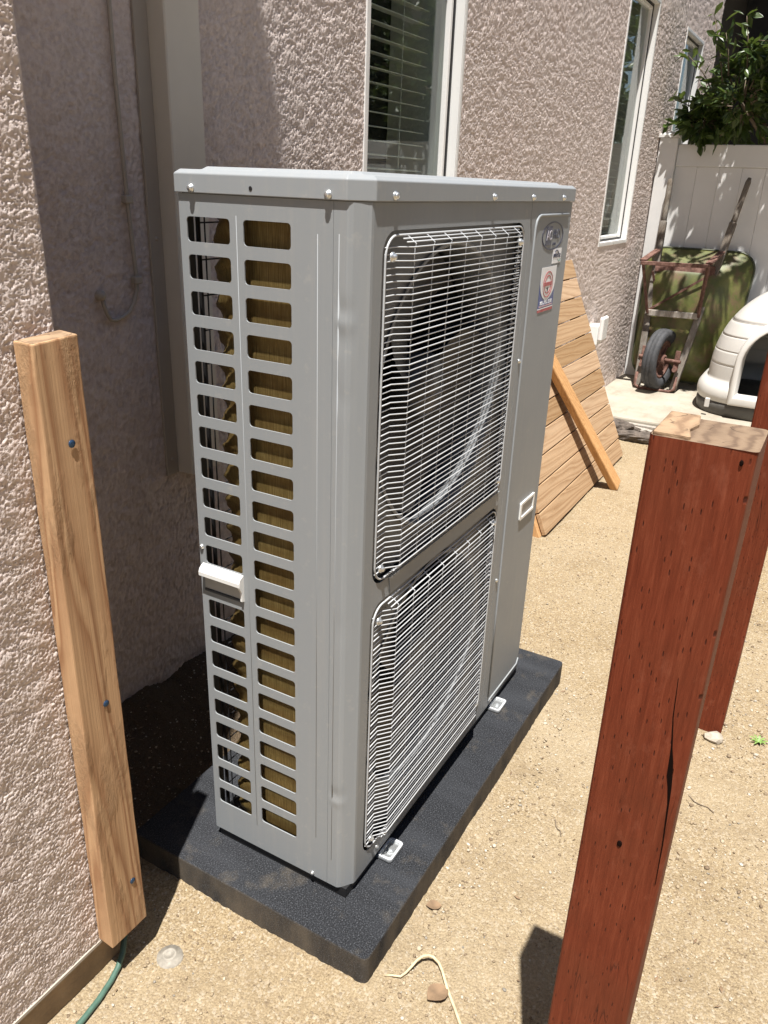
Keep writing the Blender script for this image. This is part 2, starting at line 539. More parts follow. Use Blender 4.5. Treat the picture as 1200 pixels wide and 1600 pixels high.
def m_glass():
    mt, n, b = new_mat('window_glass')
    n.nodes.remove(b)
    out = n.nodes['Material Output']
    tr = n.nodes.new('ShaderNodeBsdfTransparent'); tr.inputs[0].default_value = (0.86, 0.90, 0.88, 1)
    gl = n.nodes.new('ShaderNodeBsdfGlossy'); gl.inputs['Roughness'].default_value = 0.0
    lw = n.nodes.new('ShaderNodeLayerWeight'); lw.inputs[0].default_value = 0.5
    fr_ = math_n(n, 'ADD', math_n(n, 'MULTIPLY', math_n(n, 'POWER', lw.outputs['Facing'], 4.0), 0.9), 0.035, True)
    mx = n.nodes.new('ShaderNodeMixShader')
    n.links.new(fr_, mx.inputs[0]); n.links.new(tr.outputs[0], mx.inputs[1]); n.links.new(gl.outputs[0], mx.inputs[2])
    n.links.new(mx.outputs[0], out.inputs[0])
    return mt

def m_leaf(name, a, c2):
    mt, n, b = new_mat(name)
    oi = n.nodes.new('ShaderNodeNewGeometry')
    c = ramp(n, oi.outputs['Random Per Island'], [(0.0, a), (0.6, tuple((x+y)/2 for x, y in zip(a, c2))), (1.0, c2)])
    n.links.new(c, b.inputs['Base Color'])
    b.inputs['Roughness'].default_value = 0.38
    tl = n.nodes.new('ShaderNodeBsdfTranslucent')
    n.links.new(mixc(n, 0.5, c, (0.22, 0.30, 0.05)), tl.inputs[0])
    mx = n.nodes.new('ShaderNodeMixShader'); mx.inputs[0].default_value = 0.25
    out = n.nodes['Material Output']
    n.links.new(b.outputs[0], mx.inputs[1]); n.links.new(tl.outputs[0], mx.inputs[2]); n.links.new(mx.outputs[0], out.inputs[0])
    return mt

def m_rust():
    mt, n, b = new_mat('rusty_steel')
    v = coords(n)
    f = noise(n, v, 30, 5, 0.65)
    c = ramp(n, f, [(0.3, (0.055, 0.027, 0.019)), (0.5, (0.125, 0.058, 0.042)), (0.7, (0.23, 0.135, 0.105))])
    n.links.new(c, b.inputs['Base Color']); b.inputs['Roughness'].default_value = 0.8
    bump(n, b, f, 0.4, 0.002)
    return mt

def m_tray():
    mt, n, b = new_mat('olive_tray_paint')
    v = coords(n)
    f = noise(n, v, 6, 6, 0.65); s = noise(n, v, 60, 4, 0.7)
    c = ramp(n, f, [(0.3, (0.045, 0.055, 0.012)), (0.5, (0.085, 0.095, 0.02)), (0.7, (0.16, 0.15, 0.05))])
    c = mixc(n, mrange(n, noise(n, v, 9, 5, 0.7), 0.48, 0.64, 0.0, 0.85), c, (0.13, 0.075, 0.045))
    c = mixc(n, mrange(n, s, 0.64, 0.72, 0.0, 0.8), c, (0.05, 0.03, 0.02))
    n.links.new(c, b.inputs['Base Color']); b.inputs['Roughness'].default_value = 0.5
    bump(n, b, s, 0.2, 0.002)
    return mt

def m_concrete():
    mt, n, b = new_mat('concrete')
    v = coords(n)
    f = noise(n, v, 3.2, 7, 0.65); s = noise(n, v, 160, 3, 0.6)
    st = noise(n, coords(n, (1, 3, 1)), 5, 6, 0.7)
    c = ramp(n, f, [(0.3, (0.26, 0.225, 0.175)), (0.6, (0.38, 0.345, 0.28))])
    c = mixc(n, mrange(n, st, 0.52, 0.68, 0.0, 0.5), c, (0.22, 0.18, 0.125))
    c = mixc(n, mrange(n, s, 0.4, 0.7, 0.0, 0.3), c, (0.30, 0.27, 0.225))
    n.links.new(c, b.inputs['Base Color']); b.inputs['Roughness'].default_value = 0.9
    bump(n, b, s, 0.3, 0.003)
    return mt

M = {}
M['stucco'] = m_stucco()
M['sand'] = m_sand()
M['grey'] = m_paint('grey_enamel', (0.255, 0.27, 0.28))
M['capgrey'] = m_paint('grey_enamel_cover', (0.27, 0.287, 0.30), 0.42)
M['wire'] = simple('pale_wire', (0.44, 0.45, 0.46), 0.35, 0.0, 0.05)
M['zinc'] = simple('zinc', (0.72, 0.74, 0.74), 0.32, 0.85, 0.1, 60)
M['black'] = simple('black_plastic', (0.012, 0.012, 0.013), 0.5, 0, 0.2)
M['darkgrey'] = simple('dark_grey_plastic', (0.055, 0.058, 0.062), 0.45, 0, 0.2)
M['shroud'] = simple('grey_shroud', (0.12, 0.125, 0.13), 0.5, 0, 0.1)
M['fanblack'] = simple('fan_plastic', (0.028, 0.029, 0.031), 0.4, 0, 0.2)
M['ringgrey'] = simple('grey_ring', (0.20, 0.21, 0.22), 0.4, 0, 0.1)
M['whiteplastic'] = simple('white_plastic', (0.74, 0.74, 0.72), 0.35, 0, 0.05)
M['vinyl'] = simple('white_vinyl', (0.76, 0.755, 0.735), 0.32, 0, 0.05, 3)
M['fencevinyl'] = simple('cream_vinyl', (0.66, 0.655, 0.64), 0.4, 0, 0.06, 3)
M['beige'] = simple('beige_paint', (0.40, 0.355, 0.30), 0.55, 0, 0.06, 4, 0.08, 300)
M['cream'] = simple('cream_chase_paint', (0.66, 0.615, 0.53), 0.55, 0, 0.06, 4, 0.08, 300)
M['coil'] = m_coil()
M['pad'] = m_pad()
M['glass'] = m_glass()
M['slat'] = simple('blind_slat', (0.74, 0.73, 0.68), 0.5, 0, 0.05)
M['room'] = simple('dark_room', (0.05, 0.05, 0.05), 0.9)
M['fir'] = wood('fir_stud', (0.45, 0.262, 0.118), (0.25, 0.108, 0.034), 2, 14, 0.75, 0.7, stretch=0.06, rough_patch=True)
M['cedar'] = wood('cedar_board', (0.42, 0.275, 0.150), (0.29, 0.165, 0.075), 0, 11, 0.75, 0.4, stretch=0.09)
M['brace'] = wood('brace_lumber', (0.58, 0.33, 0.14), (0.40, 0.20, 0.075), 2, 24, 0.65, 0.25)
M['greywood'] = wood('weathered_wood', (0.40, 0.36, 0.31), (0.20, 0.16, 0.125), 2, 30, 0.85, 0.5, weather=0.7)
M['oldhandle'] = wood('old_handle_wood', (0.17, 0.14, 0.11), (0.075, 0.058, 0.043), 2, 30, 0.9, 0.5, weather=0.5)
M['red'] = m_redpost()
M['cut'] = m_cutwood()
M['crackink'] = simple('dark_crack', (0.010, 0.006, 0.005), 0.95, spec=0.0)
M['cutdark'] = m_cutwood((0.21, 0.145, 0.092), (0.18, 0.12, 0.075), (0.125, 0.08, 0.05))
M['rust'] = m_rust()
M['tray'] = m_tray()
M['concrete'] = m_concrete()
M['foundation'] = simple('stained_foundation', (0.27, 0.19, 0.115), 0.9, 0, 0.4, 9, 0.5, 90, bdist=0.004)
M['rubber'] = simple('tyre_rubber', (0.045, 0.046, 0.05), 0.75, 0, 0.3, 30, 0.6, 120, bdist=0.004)
M['dogwhite'] = simple('dog_house_plastic', (0.50, 0.485, 0.455), 0.45, 0, 0.07, 5, 0.12, 160)
M['dogpanel'] = simple('dog_house_siding', (0.50, 0.475, 0.43), 0.55, 0, 0.1, 9, 0.2, 160)
M['doggrey'] = simple('dog_house_base', (0.075, 0.072, 0.066), 0.55, 0, 0.2, 9)
M['bark'] = simple('dark_bark', (0.105, 0.085, 0.07), 0.95, 0, 0.5, 25, 0.9, 60, bdist=0.01)
M['leaf'] = m_leaf('shrub_leaf', (0.022, 0.045, 0.012), (0.085, 0.13, 0.03))
M['leaf2'] = m_leaf('tree_leaf', (0.03, 0.055, 0.015), (0.09, 0.13, 0.035))
M['twig'] = simple('twig_bark', (0.15, 0.115, 0.08), 0.9, 0, 0.3, 30)
M['dryleaf'] = simple('dry_leaf', (0.20, 0.13, 0.075), 0.8, 0, 0.3, 40)
M['root'] = simple('pale_root', (0.50, 0.41, 0.26), 0.75, 0, 0.2, 60)
M['hose'] = simple('green_rubber', (0.065, 0.125, 0.095), 0.45, 0, 0.15, 50)
M['stone'] = simple('pale_stone', (0.36, 0.315, 0.255), 0.85, 0, 0.25, 60, 0.4, 150)
M['navy'] = simple('navy_ink', (0.012, 0.015, 0.05), 0.4)
M['redink'] = simple('red_ink', (0.36, 0.025, 0.03), 0.4)
M['blueink'] = simple('blue_ink', (0.02, 0.045, 0.22), 0.4)
M['paper'] = simple('sticker_white', (0.74, 0.75, 0.77), 0.4, 0, 0.03)
M['screwblue'] = simple('blue_screw', (0.035, 0.075, 0.15), 0.35, 0.6, 0.2, 90)
M['farwall'] = simple('neighbour_wall', (0.16, 0.155, 0.15), 0.9, 0, 0.1, 3)
M['nearblack'] = simple('near_black', (0.02, 0.019, 0.018), 0.8)
M['weed'] = simple('weed_leaf', (0.16, 0.26, 0.06), 0.6)

# ------------------------------------------------------------------ ground
PAD = (-0.0911, 1.0825, -0.1009, 0.4935, 0.075)     # x0 x1 y0 y1 top
def ground_np(x, y):
    h = 0.008*pn(x*2.3, y*2.3, 1) + 0.006*pn(x*6.5, y*6.5, 2) + 0.003*pn(x*17, y*17, 12)
    mound = sst(0.47, 0.80, y)*(1-sst(1.4, 2.2, x))*(sst(-0.6, 0.05, x))
    h = h + 0.125*mound*(1+0.25*pn(x*11, y*11, 3))
    return h
def gz(x, y):
    return float(ground_np(np.array([x], float), np.array([y], float))[0])

xs = grid_axis([(-90, -10, 20), (-10, -1.2, 0.6), (-1.2, -0.62, 0.03), (-0.62, 1.9, 0.0052), (1.9, 4.3, 0.012), (4.3, 10, 0.3), (10, 130, 20)])
ys = grid_axis([(-110, -10, 20), (-10, -1.3, 0.6), (-1.3, -0.75, 0.03), (-0.75, 0.5, 0.0052), (0.5, 0.84, 0.0085), (0.84, 10, 0.6), (10, 110, 20)])
X, Y = np.meshgrid(xs, ys)
Z = ground_np(X, Y)
near = sst(-1.3, -0.9, X)*(1-sst(4.2, 4.6, X))*sst(-1.4, -1.0, Y)
grit = 0.0016*pn(X*62, Y*62, 4) + 0.0016*np.maximum(0, pn(X*110, Y*110, 5))*2 + 0.0022*sst(0.28, 0.5, pn(X*48, Y*48, 6))
dpx = np.maximum(np.maximum(PAD[0]-X, X-PAD[1]), 0); dpy = np.maximum(np.maximum(PAD[2]-Y, Y-PAD[3]), 0)
dp = np.sqrt(dpx**2+dpy**2)
bank = np.exp(-(dp/0.022)**2)*(0.004+0.006*np.maximum(0, pn(X*9, Y*9, 13))+0.006*pn(X*70, Y*70, 14))
dug = -0.006*np.exp(-((dp-0.06)/0.03)**2)*np.maximum(0, pn(X*9, Y*9, 15))
heap = bank + dug + sst(0.45, 0.6, Y)*0.010*np.maximum(0, pn(X*30, Y*30, 8))
Z = Z + (grit+heap)*near
P = np.stack([X, Y, Z], -1).reshape(-1, 3)
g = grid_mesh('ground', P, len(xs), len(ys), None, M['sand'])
tag(g, 'tan sandy dirt ground around the unit', None, kind='structure')

# concrete slab at the far end
sb = MB()
sb.box(4.06, 7.4, -5.0, 0.796, -0.1, 0.068)
s = sb.build('patio_slab', M['concrete'], None, bevel=0.012, seg=2)
tag(s, 'pale concrete slab under the wheelbarrow and dog house', None, kind='structure')
fb = box('form_board', (4.022, 4.056, -4.0, 0.79, -0.05, 0.045), M['greywood'], s, bevel=0.003)

# ------------------------------------------------------------------ house
house = empty('stucco_house', 'pink-beige stucco house with white vinyl windows along the left', 'house', loc=(0, 0.343, 0))
def child_fix(o, parent):
    o.parent = parent
    o.matrix_parent_inverse = Matrix.Translation(-Vector(parent.location))
    return o

def stucco_h(a, b, seed, grit=0.0005, f=175, amp=0.78):
    """relief of the lace stucco in metres"""
    wx = a + 0.003*pn(a*90, b*90, seed+5) + 0.25*b; wy = b*1.15 + 0.003*pn(a*90+9, b*90+3, seed+6)
    n1 = pn(wx*f, wy*f*0.9, seed) + 0.7*pn(wx*f*1.9, wy*f*1.8, seed+1)
    n2 = pn(wx*32, wy*32, seed+2)
    lace = sst(-0.34, -0.06, n1+0.5*n2)
    jit = np.random.RandomState(seed).randn(*a.shape)
    return 0.0027*amp*lace + 0.0014*amp*n1 + 0.0014*n2 + 0.0016*pn(wx*9, wy*9, seed+3) + grit*np.clip(jit, -1.5, 1.5)

# near wall (faces -Y) with its outside corner
WX, WY = -0.247, 0.343
BX, BY = 7.05, 0.80
xs = grid_axis([(-4.0, -0.62, 0.15), (-0.62, WX, 0.0021)])
zs = grid_axis([(0.085, 1.72, 0.0021), (1.72, 5.6, 0.15)])
X, Zz = np.meshgrid(xs, zs)
h = stucco_h(X, Zz, 11, 0.0005, 225, 0.52)
edge = sst(0, 0.006, WX-X)
P = np.stack([X, WY-h*(0.3+0.7*edge)+0.006*(1-sst(0, 0.008, WX-X)), Zz], -1).reshape(-1, 3)
o = grid_mesh('wall', P, len(xs), len(zs), None, M['stucco']); child_fix(o, house)
# return of that corner (faces +X)
ysr = grid_axis([(WY+0.006, BY, 0.012)])
Yr, Zr = np.meshgrid(ysr, zs[::3])
P = np.stack([WX+stucco_h(Yr, Zr, 31)*0.6-0.002, Yr, Zr], -1).reshape(-1, 3)
o = grid_mesh('wall', P, len(ysr), len(zs[::3]), None, M['stucco']); child_fix(o, house)
# long wall with windows
WIN = [(1.325, 1.985, 1.10, 2.50), (4.165, 4.835, 1.10, 2.50), (5.77, 6.43, 1.10, 2.50)]
xs = grid_axis([(WX-0.01, 0.02, 0.05), (0.02, 0.62, 0.0038), (0.62, 1.325, 0.0036), (1.325, 1.985, 0.03), (1.985, 2.9, 0.0042), (2.9, 4.165, 0.0055), (4.165, 4.835, 0.03), (4.835, 5.77, 0.011), (5.77, 6.43, 0.03), (6.43, BX, 0.02)])
zs = grid_axis([(-0.1, 0.10, 0.1), (0.10, 1.10, 0.0062), (1.10, 1.95, 0.0038), (1.95, 2.10, 0.005), (2.10, 2.50, 0.0062), (2.50, 3.0, 0.012), (3.0, 5.6, 0.2)])
X, Zz = np.meshgrid(xs, zs)
h = stucco_h(X, Zz, 11)
cx = (xs[:-1]+xs[1:])/2; cz = (zs[:-1]+zs[1:])/2
CX, CZ = np.meshgrid(cx, cz)
keep = np.ones(CX.shape, bool)
for x0, x1, z0, z1 in WIN:
    keep &= ~((CX > x0) & (CX < x1) & (CZ > z0) & (CZ < z1))
P = np.stack([X, BY-h, Zz], -1).reshape(-1, 3)
o = grid_mesh('wall', P, len(xs), len(zs), keep, M['stucco']); child_fix(o, house)
# end wall round the far corner, roof slab, foundation strip
mb = MB(); mb.box(BX-0.25, BX-0.001, BY+0.001, 6, 0, 5.6); child_fix(mb.build('wall', M['stucco']), house)
mb = MB(); mb.box(-4.2, WX-0.02, WY+0.03, 6, 5.58, 5.7); mb.box(WX-0.02, BX, BY+0.02, 6, 5.581, 5.699); child_fix(mb.build('roof', M['beige']), house)
mb = MB(); mb.box(-4.0, WX-0.012, WY+0.006, WY+0.2, -0.2, 0.088); child_fix(mb.build('foundation', M['foundation']), house)
mb = MB(); mb.box(-4.0, WX-0.004, WY-0.004, WY+0.006, 0.080, 0.0865); child_fix(mb.build('weep_screed', M['beige']), house)

# windows: recessed white vinyl frames, glass, blinds
def window(x0, x1, z0, z1, blinds=True, n_sl=None):
    y = BY
    fm = MB()                        # white liner of the reveal, set in the opening
    q = 0.006; d0, d1 = y-0.0055, y+0.036
    fm.box(x0, x0+q, d0, d1, z0, z1); fm.box(x1-q, x1, d0, d1, z0, z1)
    fm.box(x0+q, x1-q, d0+0.0005, d1, z0, z0+q); fm.box(x0+q, x1-q, d0+0.0005, d1, z1-q, z1)
    # narrow fin lapping on the stucco
    fm.box(x1+0.0005, x1+0.016, y-0.0065, y+0.004, z0-0.016, z1+0.016); fm.box(x0-0.016, x0-0.0005, y-0.0065, y+0.004, z0-0.016, z1+0.016)
    fm.box(x0, x1, y-0.0062, y+0.004, z0-0.016, z0-0.0005); fm.box(x0, x1, y-0.0062, y+0.004, z1+0.0005, z1+0.016)
    win = child_fix(fm.build('window', M['vinyl'], None), house)
    t = 0.034
    jb = MB()
    jb.box(x1-q-0.010, x1-q-0.0005, y+0.030, y+0.042, z0+q, z1-q); jb.box(x0+q+0.0005, x0+q+0.010, y+0.030, y+0.042, z0+q, z1-q)
    jb.box(x0+q+0.010, x1-q-0.010, y+0.030, y+0.042, z0+q+0.0005, z0+q+0.010); jb.box(x0+q+0.010, x1-q-0.010, y+0.030, y+0.042, z1-q-0.010, z1-q-0.0005)
    jb.build('gasket', M['black'], win)
    sh = MB()
    xa, xb = x0+q+0.0105, x1-q-0.0105; za, zb = z0+q+0.0105, z1-q-0.0105
    t2 = 0.022
    sh.box(xb-t2, xb, y+0.034, y+0.075, za, zb); sh.box(xa, xa+t2, y+0.034, y+0.075, za, zb)
    sh.box(xa+t2, xb-t2, y+0.035, y+0.074, za, za+t2); sh.box(xa+t2, xb-t2, y+0.035, y+0.074, zb-t2, zb)
    sh.build('sash', M['vinyl'], win, bevel=0.004)
    gl = MB(); gl.box(xa+t2-0.004, xb-t2+0.004, y+0.052, y+0.0545, za+t2-0.004, zb-t2+0.004); gl.build('pane', M['glass'], win)
    rv = MB()                        # rough opening behind the frame
    rv.box(x0-0.03, x0-0.0005, y+0.006, y+0.30, z0-0.03, z1+0.03); rv.box(x1+0.0005, x1+0.03, y+0.006, y+0.30, z0-0.03, z1+0.03)
    rv.box(x0, x1, y+0.037, y+0.30, z0-0.03, z0-0.0005); rv.box(x0, x1, y+0.037, y+0.30, z1+0.0005, z1+0.03)
    rv.build('reveal', M['vinyl'], win)
    if blinds:
        pitch = 0.0435
        sm = MB(); hw = (xb-xa)/2-0.02
        v = []
        for i in range(5):
            yy = -0.024+0.048*i/4; zz = 0.002*(1-(yy/0.024)**2) + yy*0.10
            v += [(-hw, yy, zz+0.0012), (hw, yy, zz+0.0012), (-hw, yy, zz-0.0012), (hw, yy, zz-0.0012)]
        f = []
        for i in range(4):
            b = i*4
            f += [(b, b+1, b+5, b+4), (b+2, b+6, b+7, b+3)]
        f += [(0, 2, 3, 1), (16, 17, 19, 18)]
        sm.add(v, f)
        z = za+0.03; first = None
        cxm = (xa+xb)/2 - 0.035
        while z < zb-0.02:
            if first is None:
                first = sm.build('slat', M['slat'], win); o = first
            else:
                o = copy_of(first, win)
            o.location = (cxm, y+0.125, z); z += pitch
        for q in (-0.12, 0.10):
            cb = MB(); cb.tube([(cxm+q, y+0.098, za), (cxm+q, y+0.098, zb)], 0.0014, 5); cb.build('blind_cord', M['slat'], win)
    return win
for k, wdw in enumerate(WIN): window(*wdw, blinds=(k < 2))
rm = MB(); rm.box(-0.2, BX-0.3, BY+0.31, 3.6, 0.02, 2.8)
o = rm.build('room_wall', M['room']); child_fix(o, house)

# beige chase on the wall
CH = (0.420, 0.527, 0.742, 0.700)
mb = MB(); mb.box(CH[0], CH[1], CH[2], 0.797, CH[3], 5.2)
chase = child_fix(mb.build('utility_chase', M['cream'], None, bevel=0.003), house)
mb = MB(); mb.box(0.381, CH[0]-0.0005, 0.789, 0.7965, CH[3], 5.2); mb.build('flange', M['beige'], chase, bevel=0.001)
mb = MB(); mb.box(CH[1]+0.0005, 0.560, 0.789, 0.7965, CH[3], 5.2); mb.build('flange', M['beige'], chase, bevel=0.001)
def screw_mesh(r=0.0045, h=0.0035):
    mb = MB()
    mb.lathe([(r*1.25, 0), (r*1.25, h*0.25), (r, h*0.3), (r*0.95, h*0.75), (r*0.6, h), (0.0001, h)], 10)
    me = mb.mesh('screw')
    me.polygons.foreach_set('use_smooth', [True]*len(me.polygons))
    return me
def put(name, me, mat, loc, normal, parent, label=None):
    if not me.materials: me.materials.append(mat)
    o = bpy.data.objects.new(name, me)
    link(o, parent)
    o.location = loc
    o.rotation_euler = Vector(normal).to_track_quat('Z', 'Y').to_euler()
    if label: o['label'] = label
    return o
SM_beige = screw_mesh(0.004); 
for z in (1.27, 0.74): put('screw', SM_beige, M['beige'], (0.400, 0.789, z), (0, -1, 0), chase)

# painted cable clipped to the wall
cpts = [(0.318, 3.4), (0.319, 1.82), (0.317, 1.59), (0.322, 1.35), (0.326, 1.267), (0.330, 1.196), (0.328, 1.165), (0.317, 1.137), (0.300, 1.118), (0.285, 1.110), (0.262, 1.104), (0.246, 1.106), (0.236, 1.122), (0.231, 1.138), (0.228, 1.152)]
mb = MB(); mb.tube([(x, 0.789, z) for x, z in cpts], 0.0046, 8)
cable = child_fix(mb.build('cable', M['beige'], None, smooth=True), house)
mb = MB(); mb.lathe([(0.0, 0.016), (0.008, 0.015), (0.011, 0.010), (0.0115, 0)], 12, Matrix.Translation((0.226, 0.797, 1.160)) @ Matrix.Rotation(R(90), 4, 'X'))
mb.build('sealant_boot', M['beige'], cable, smooth=True)
for x, z in ((0.322, 1.353), (0.330, 1.185)):
    box('cable_clip', (x-0.011, x+0.011, 0.780, 0.797, z-0.008, z+0.008), M['beige'], cable, bevel=0.002)

# weatherproof outlet on the wall
mb = MB(); mb.box(4.20, 4.31, 0.735, 0.80, 0.47, 0.60)
outlet = child_fix(mb.build('outlet_box', M['vinyl'], None, bevel=0.008, seg=2), house)
box('outlet_cover', (4.192, 4.318, 0.705, 0.734, 0.50, 0.655), M['vinyl'], outlet, bevel=0.012, seg=2)
mb = MB(); mb.tube([(4.255, 0.785, 0.47), (4.255, 0.785, 0.07)], 0.0125, 10); mb.build('conduit', M['vinyl'], outlet, smooth=True)

# ------------------------------------------------------------------ equipment pad
x0, x1, y0, y1, zt = PAD
mb = MB()
NP = 40
mb.prism(rrect(x0, x1, y0, y1, 0.012, 3), -0.03, zt)
pad = mb.build('equipment_pad', M['pad'], None, bevel=0.004, seg=2)
tag(pad, 'black composite equipment pad under the grey outdoor unit', 'pad')

# ------------------------------------------------------------------ outdoor unit
unit = empty('outdoor_unit', 'tall grey twin-fan outdoor heat pump unit standing on the black pad', 'heat pump', loc=(0.47, 0.168, 0.075))
def U(o):
    return child_fix(o, unit)
W_, D_, ZB, ZT = 0.9404, 0.3358, 0.100, 1.380
CXc, CYc, YS, WS = 0.0276, 0.0216, 0.0472, 0.6712
# side panel with the slots
outl = [[(YS+0.0006, ZB), (D_, ZB), (D_, ZT), (YS+0.0006, ZT)]]
NR = 21; PT = 0.0566; HS = 0.0375
for i in range(NR):
    zt_ = 1.347-PT*i
    outl.append(rrect(0.1215, 0.2095, zt_-HS, zt_, 0.006, 3))
    if i != 11: outl.append(rrect(0.2355, 0.3215, zt_-HS, zt_, 0.006, 3))
side = plate('side_panel', outl, 0.0022, lambda u, v, w_: (0.0011+w_, u, v), M['grey'], None); U(side)
def kid(o, p):
    o.parent = p; o.matrix_parent_inverse = p.matrix_parent_inverse.copy() if False else Matrix.Identity(4); return o
# flange along the rear edge of the side panel
mb = MB(); mb.box(0.0023, 0.030, D_-0.0015, D_, ZB, ZT); U(mb.build('rear_flange', M['darkgrey']))
# pressed ribs
def rib(pa, pb, r=0.0016):
    mb = MB(); mb.tube([pa, pb], [r, r], 8); return U(mb.build('pressed_rib', M['grey'], None, smooth=True))
rib((0.00135, 0.0745, 0.205), (0.00135, 0.0745, 1.335))
rib((0.00135, 0.2225, 0.160), (0.00135, 0.2225, 1.352))
rib((0.00135, 0.0380, 0.165), (0.00135, 0.0380, 1.337))
rib((CXc*0.5+0.0012, CYc*0.5+0.0012, 0.165), (CXc*0.5+0.0012, CYc*0.5+0.0012, 1.337))
# corner panel, lightly dented
prof = [(0.0, YS), (0.0, (YS+CYc)/2), (0.0, CYc+0.004), (0.0012, CYc+0.0008), (0.005, CYc*0.82), (CXc*0.5, CYc*0.5), (CXc*0.82, 0.0042), (CXc-0.001, 0.0010), (CXc+0.004, 0.0), (0.044, 0.0)]
nz = 400
zz = np.linspace(ZB, ZT, nz)
V = []
dents = [(1.232, 0.030, 0.016, 0.0022), (1.214, 0.036, 0.012, -0.0016), (1.19, 0.032, 0.02, 0.0018), (1.10, 0.034, 0.02, 0.0012), (0.335, 0.036, 0.014, 0.0022), (0.315, 0.031, 0.010, -0.0016), (0.70, 0.035, 0.03, 0.0010)]
for z in zz:
    for j, (px, py) in enumerate(prof):
        d = 0
        if j in (1, 2, 3, 4):
            for dz, dy, sg, am in dents: d += 0.5*am*math.exp(-((z-dz)/sg)**2)*(1.0 if j in (1, 2) else 0.6)
        V.append((px+d, py+d*0.3, z))
n = len(prof)
F = [(i*n+j+1, i*n+j, (i+1)*n+j, (i+1)*n+j+1) for i in range(nz-1) for j in range(n-1)]
mb = MB().add(V, F); U(mb.build('corner_panel', M['grey'], None, smooth=False))
# front panel
GO = [(0.058, 0.6435, 0.757, 1.3415), (0.058, 0.6435, 0.140, 0.7185)]
outl = [[(0.044, ZB), (WS-0.0006, ZB), (WS-0.0006, ZT), (0.044, ZT)]] + [rrect(a, b, c, d, 0.036, 8) for a, b, c, d in GO]
U(plate('front_panel', outl, 0.0022, lambda u, v, w_: (u, 0.0011+w_, v), M['grey']))
# mid band set slightly proud
mb = MB(); mb.prism([(0.125, 0.7205), (0.640, 0.7205), (0.640, 0.7550), (0.118, 0.7550)], 0, 1)
mb.v = [(x, -0.0022 + z*0.0021, y) for x, y, z in mb.v]
U(mb.build('middle_band', M['grey'], None, bevel=0.0006))
# service panel
U(plate('service_panel', [[(WS+0.0006, ZB), (W_, ZB), (W_, ZT), (WS+0.0006, ZT)]], 0.0022, lambda u, v, w_: (u, 0.0011+w_, v), M['grey']))
# raised edge of the pressed field
rp = [(0.9205, 1.3535), (0.728, 1.3535), (0.716, 1.350), (0.707, 1.342), (0.7025, 1.330), (0.7005, 1.25), (0.7035, 0.8), (0.708, 0.4), (0.7115, 0.135)]
mb = MB(); mb.tube([(a, -0.0003, b) for a, b in rp], 0.0032, 8); U(mb.build('pressed_rim', M['capgrey'], None, smooth=True))
mb = MB(); mb.tube([(0.714, -0.0002, 0.118), (0.926, -0.0002, 0.118), (0.936, -0.0002, 0.135)], 0.0028, 8); U(mb.build('pressed_rim', M['grey'], None, smooth=True))
# far side and back
mb = MB(); mb.box(W_-0.002, W_-0.0003, 0.0024, D_, ZB, ZT); U(mb.build('far_side_panel', M['grey']))
mb = MB(); mb.box(WS, W_-0.003, D_-0.002, D_, ZB, ZT); U(mb.build('rear_panel', M['grey']))
# top cover
def capoutline(e):
    return [(-e, CYc+0.004-e*0.41), (CXc+0.004-e*0.41, -e), (W_+e, -e), (W_+e, D_+e), (-e, D_+e)]
mb = MB()
b0, b1 = capoutline(0.004), capoutline(0.004); b2 = capoutline(-0.003); b3 = capoutline(-0.026); b4 = capoutline(-0.032); b5 = capoutline(-0.30)
rings = [(b0, ZT+0.0008), (b1, ZT+0.0285), (b2, ZT+0.0345), (b3, ZT+0.0347), (b4, ZT+0.0392)]
V = []; F = []
for P_, z in rings: V += [(x, y, z) for x, y in P_]
for i in range(len(rings)-1):
    for k in range(5): F.append((i*5+k, i*5+(k+1) % 5, (i+1)*5+(k+1) % 5, (i+1)*5+k))
F.append(tuple(range(len(V)-5, len(V))))
F.append(tuple(range(4, -1, -1)))
top = MB().add(V, F).build('top_cover', M['capgrey'], None, bevel=0.0014, seg=2); U(top)
mb = MB(); mb.prism(capoutline(-0.004), ZT-0.004, ZT+0.0006); U(mb.build('cover_shadow_gap', M['black']))
# screws
SM = screw_mesh(0.0050, 0.006)
for y in (0.305, 0.0540): U(put('screw', SM, M['zinc'], (-0.0042, y, ZT+0.0080), (-1, 0, 0), None))
for x in (0.082, 0.4525, 0.660, 0.857): U(put('screw', SM, M['zinc'], (x, -0.0042, ZT+0.0090), (0, -1, 0), None))
SM2 = screw_mesh(0.0042, 0.004)
for p_, nrm in (((-0.0002, 0.083, 0.106), (-1, 0, 0)), ((-0.0002, 0.330, 0.775), (-1, 0, 0)), ((0.115, -0.0002, 0.121), (0, -1, 0)), ((0.728, -0.0002, 0.112), (0, -1, 0)), ((0.685, -0.0002, 1.05), (0, -1, 0)), ((0.685, -0.0002, 0.50), (0, -1, 0)), ((0.148, -0.0002, 0.131), (0, -1, 0))):
    U(put('screw', SM2, M['zinc'], p_, nrm, None))
mb = MB(); mb.lathe([(0.0001, 0.0004), (0.003, 0.0004), (0.0034, 0)], 10, Matrix.Translation((-0.0043, 0.190, ZT+0.011)) @ Matrix.Rotation(R(-90), 4, 'Y'))
U(mb.build('drill_hole', M['black']))
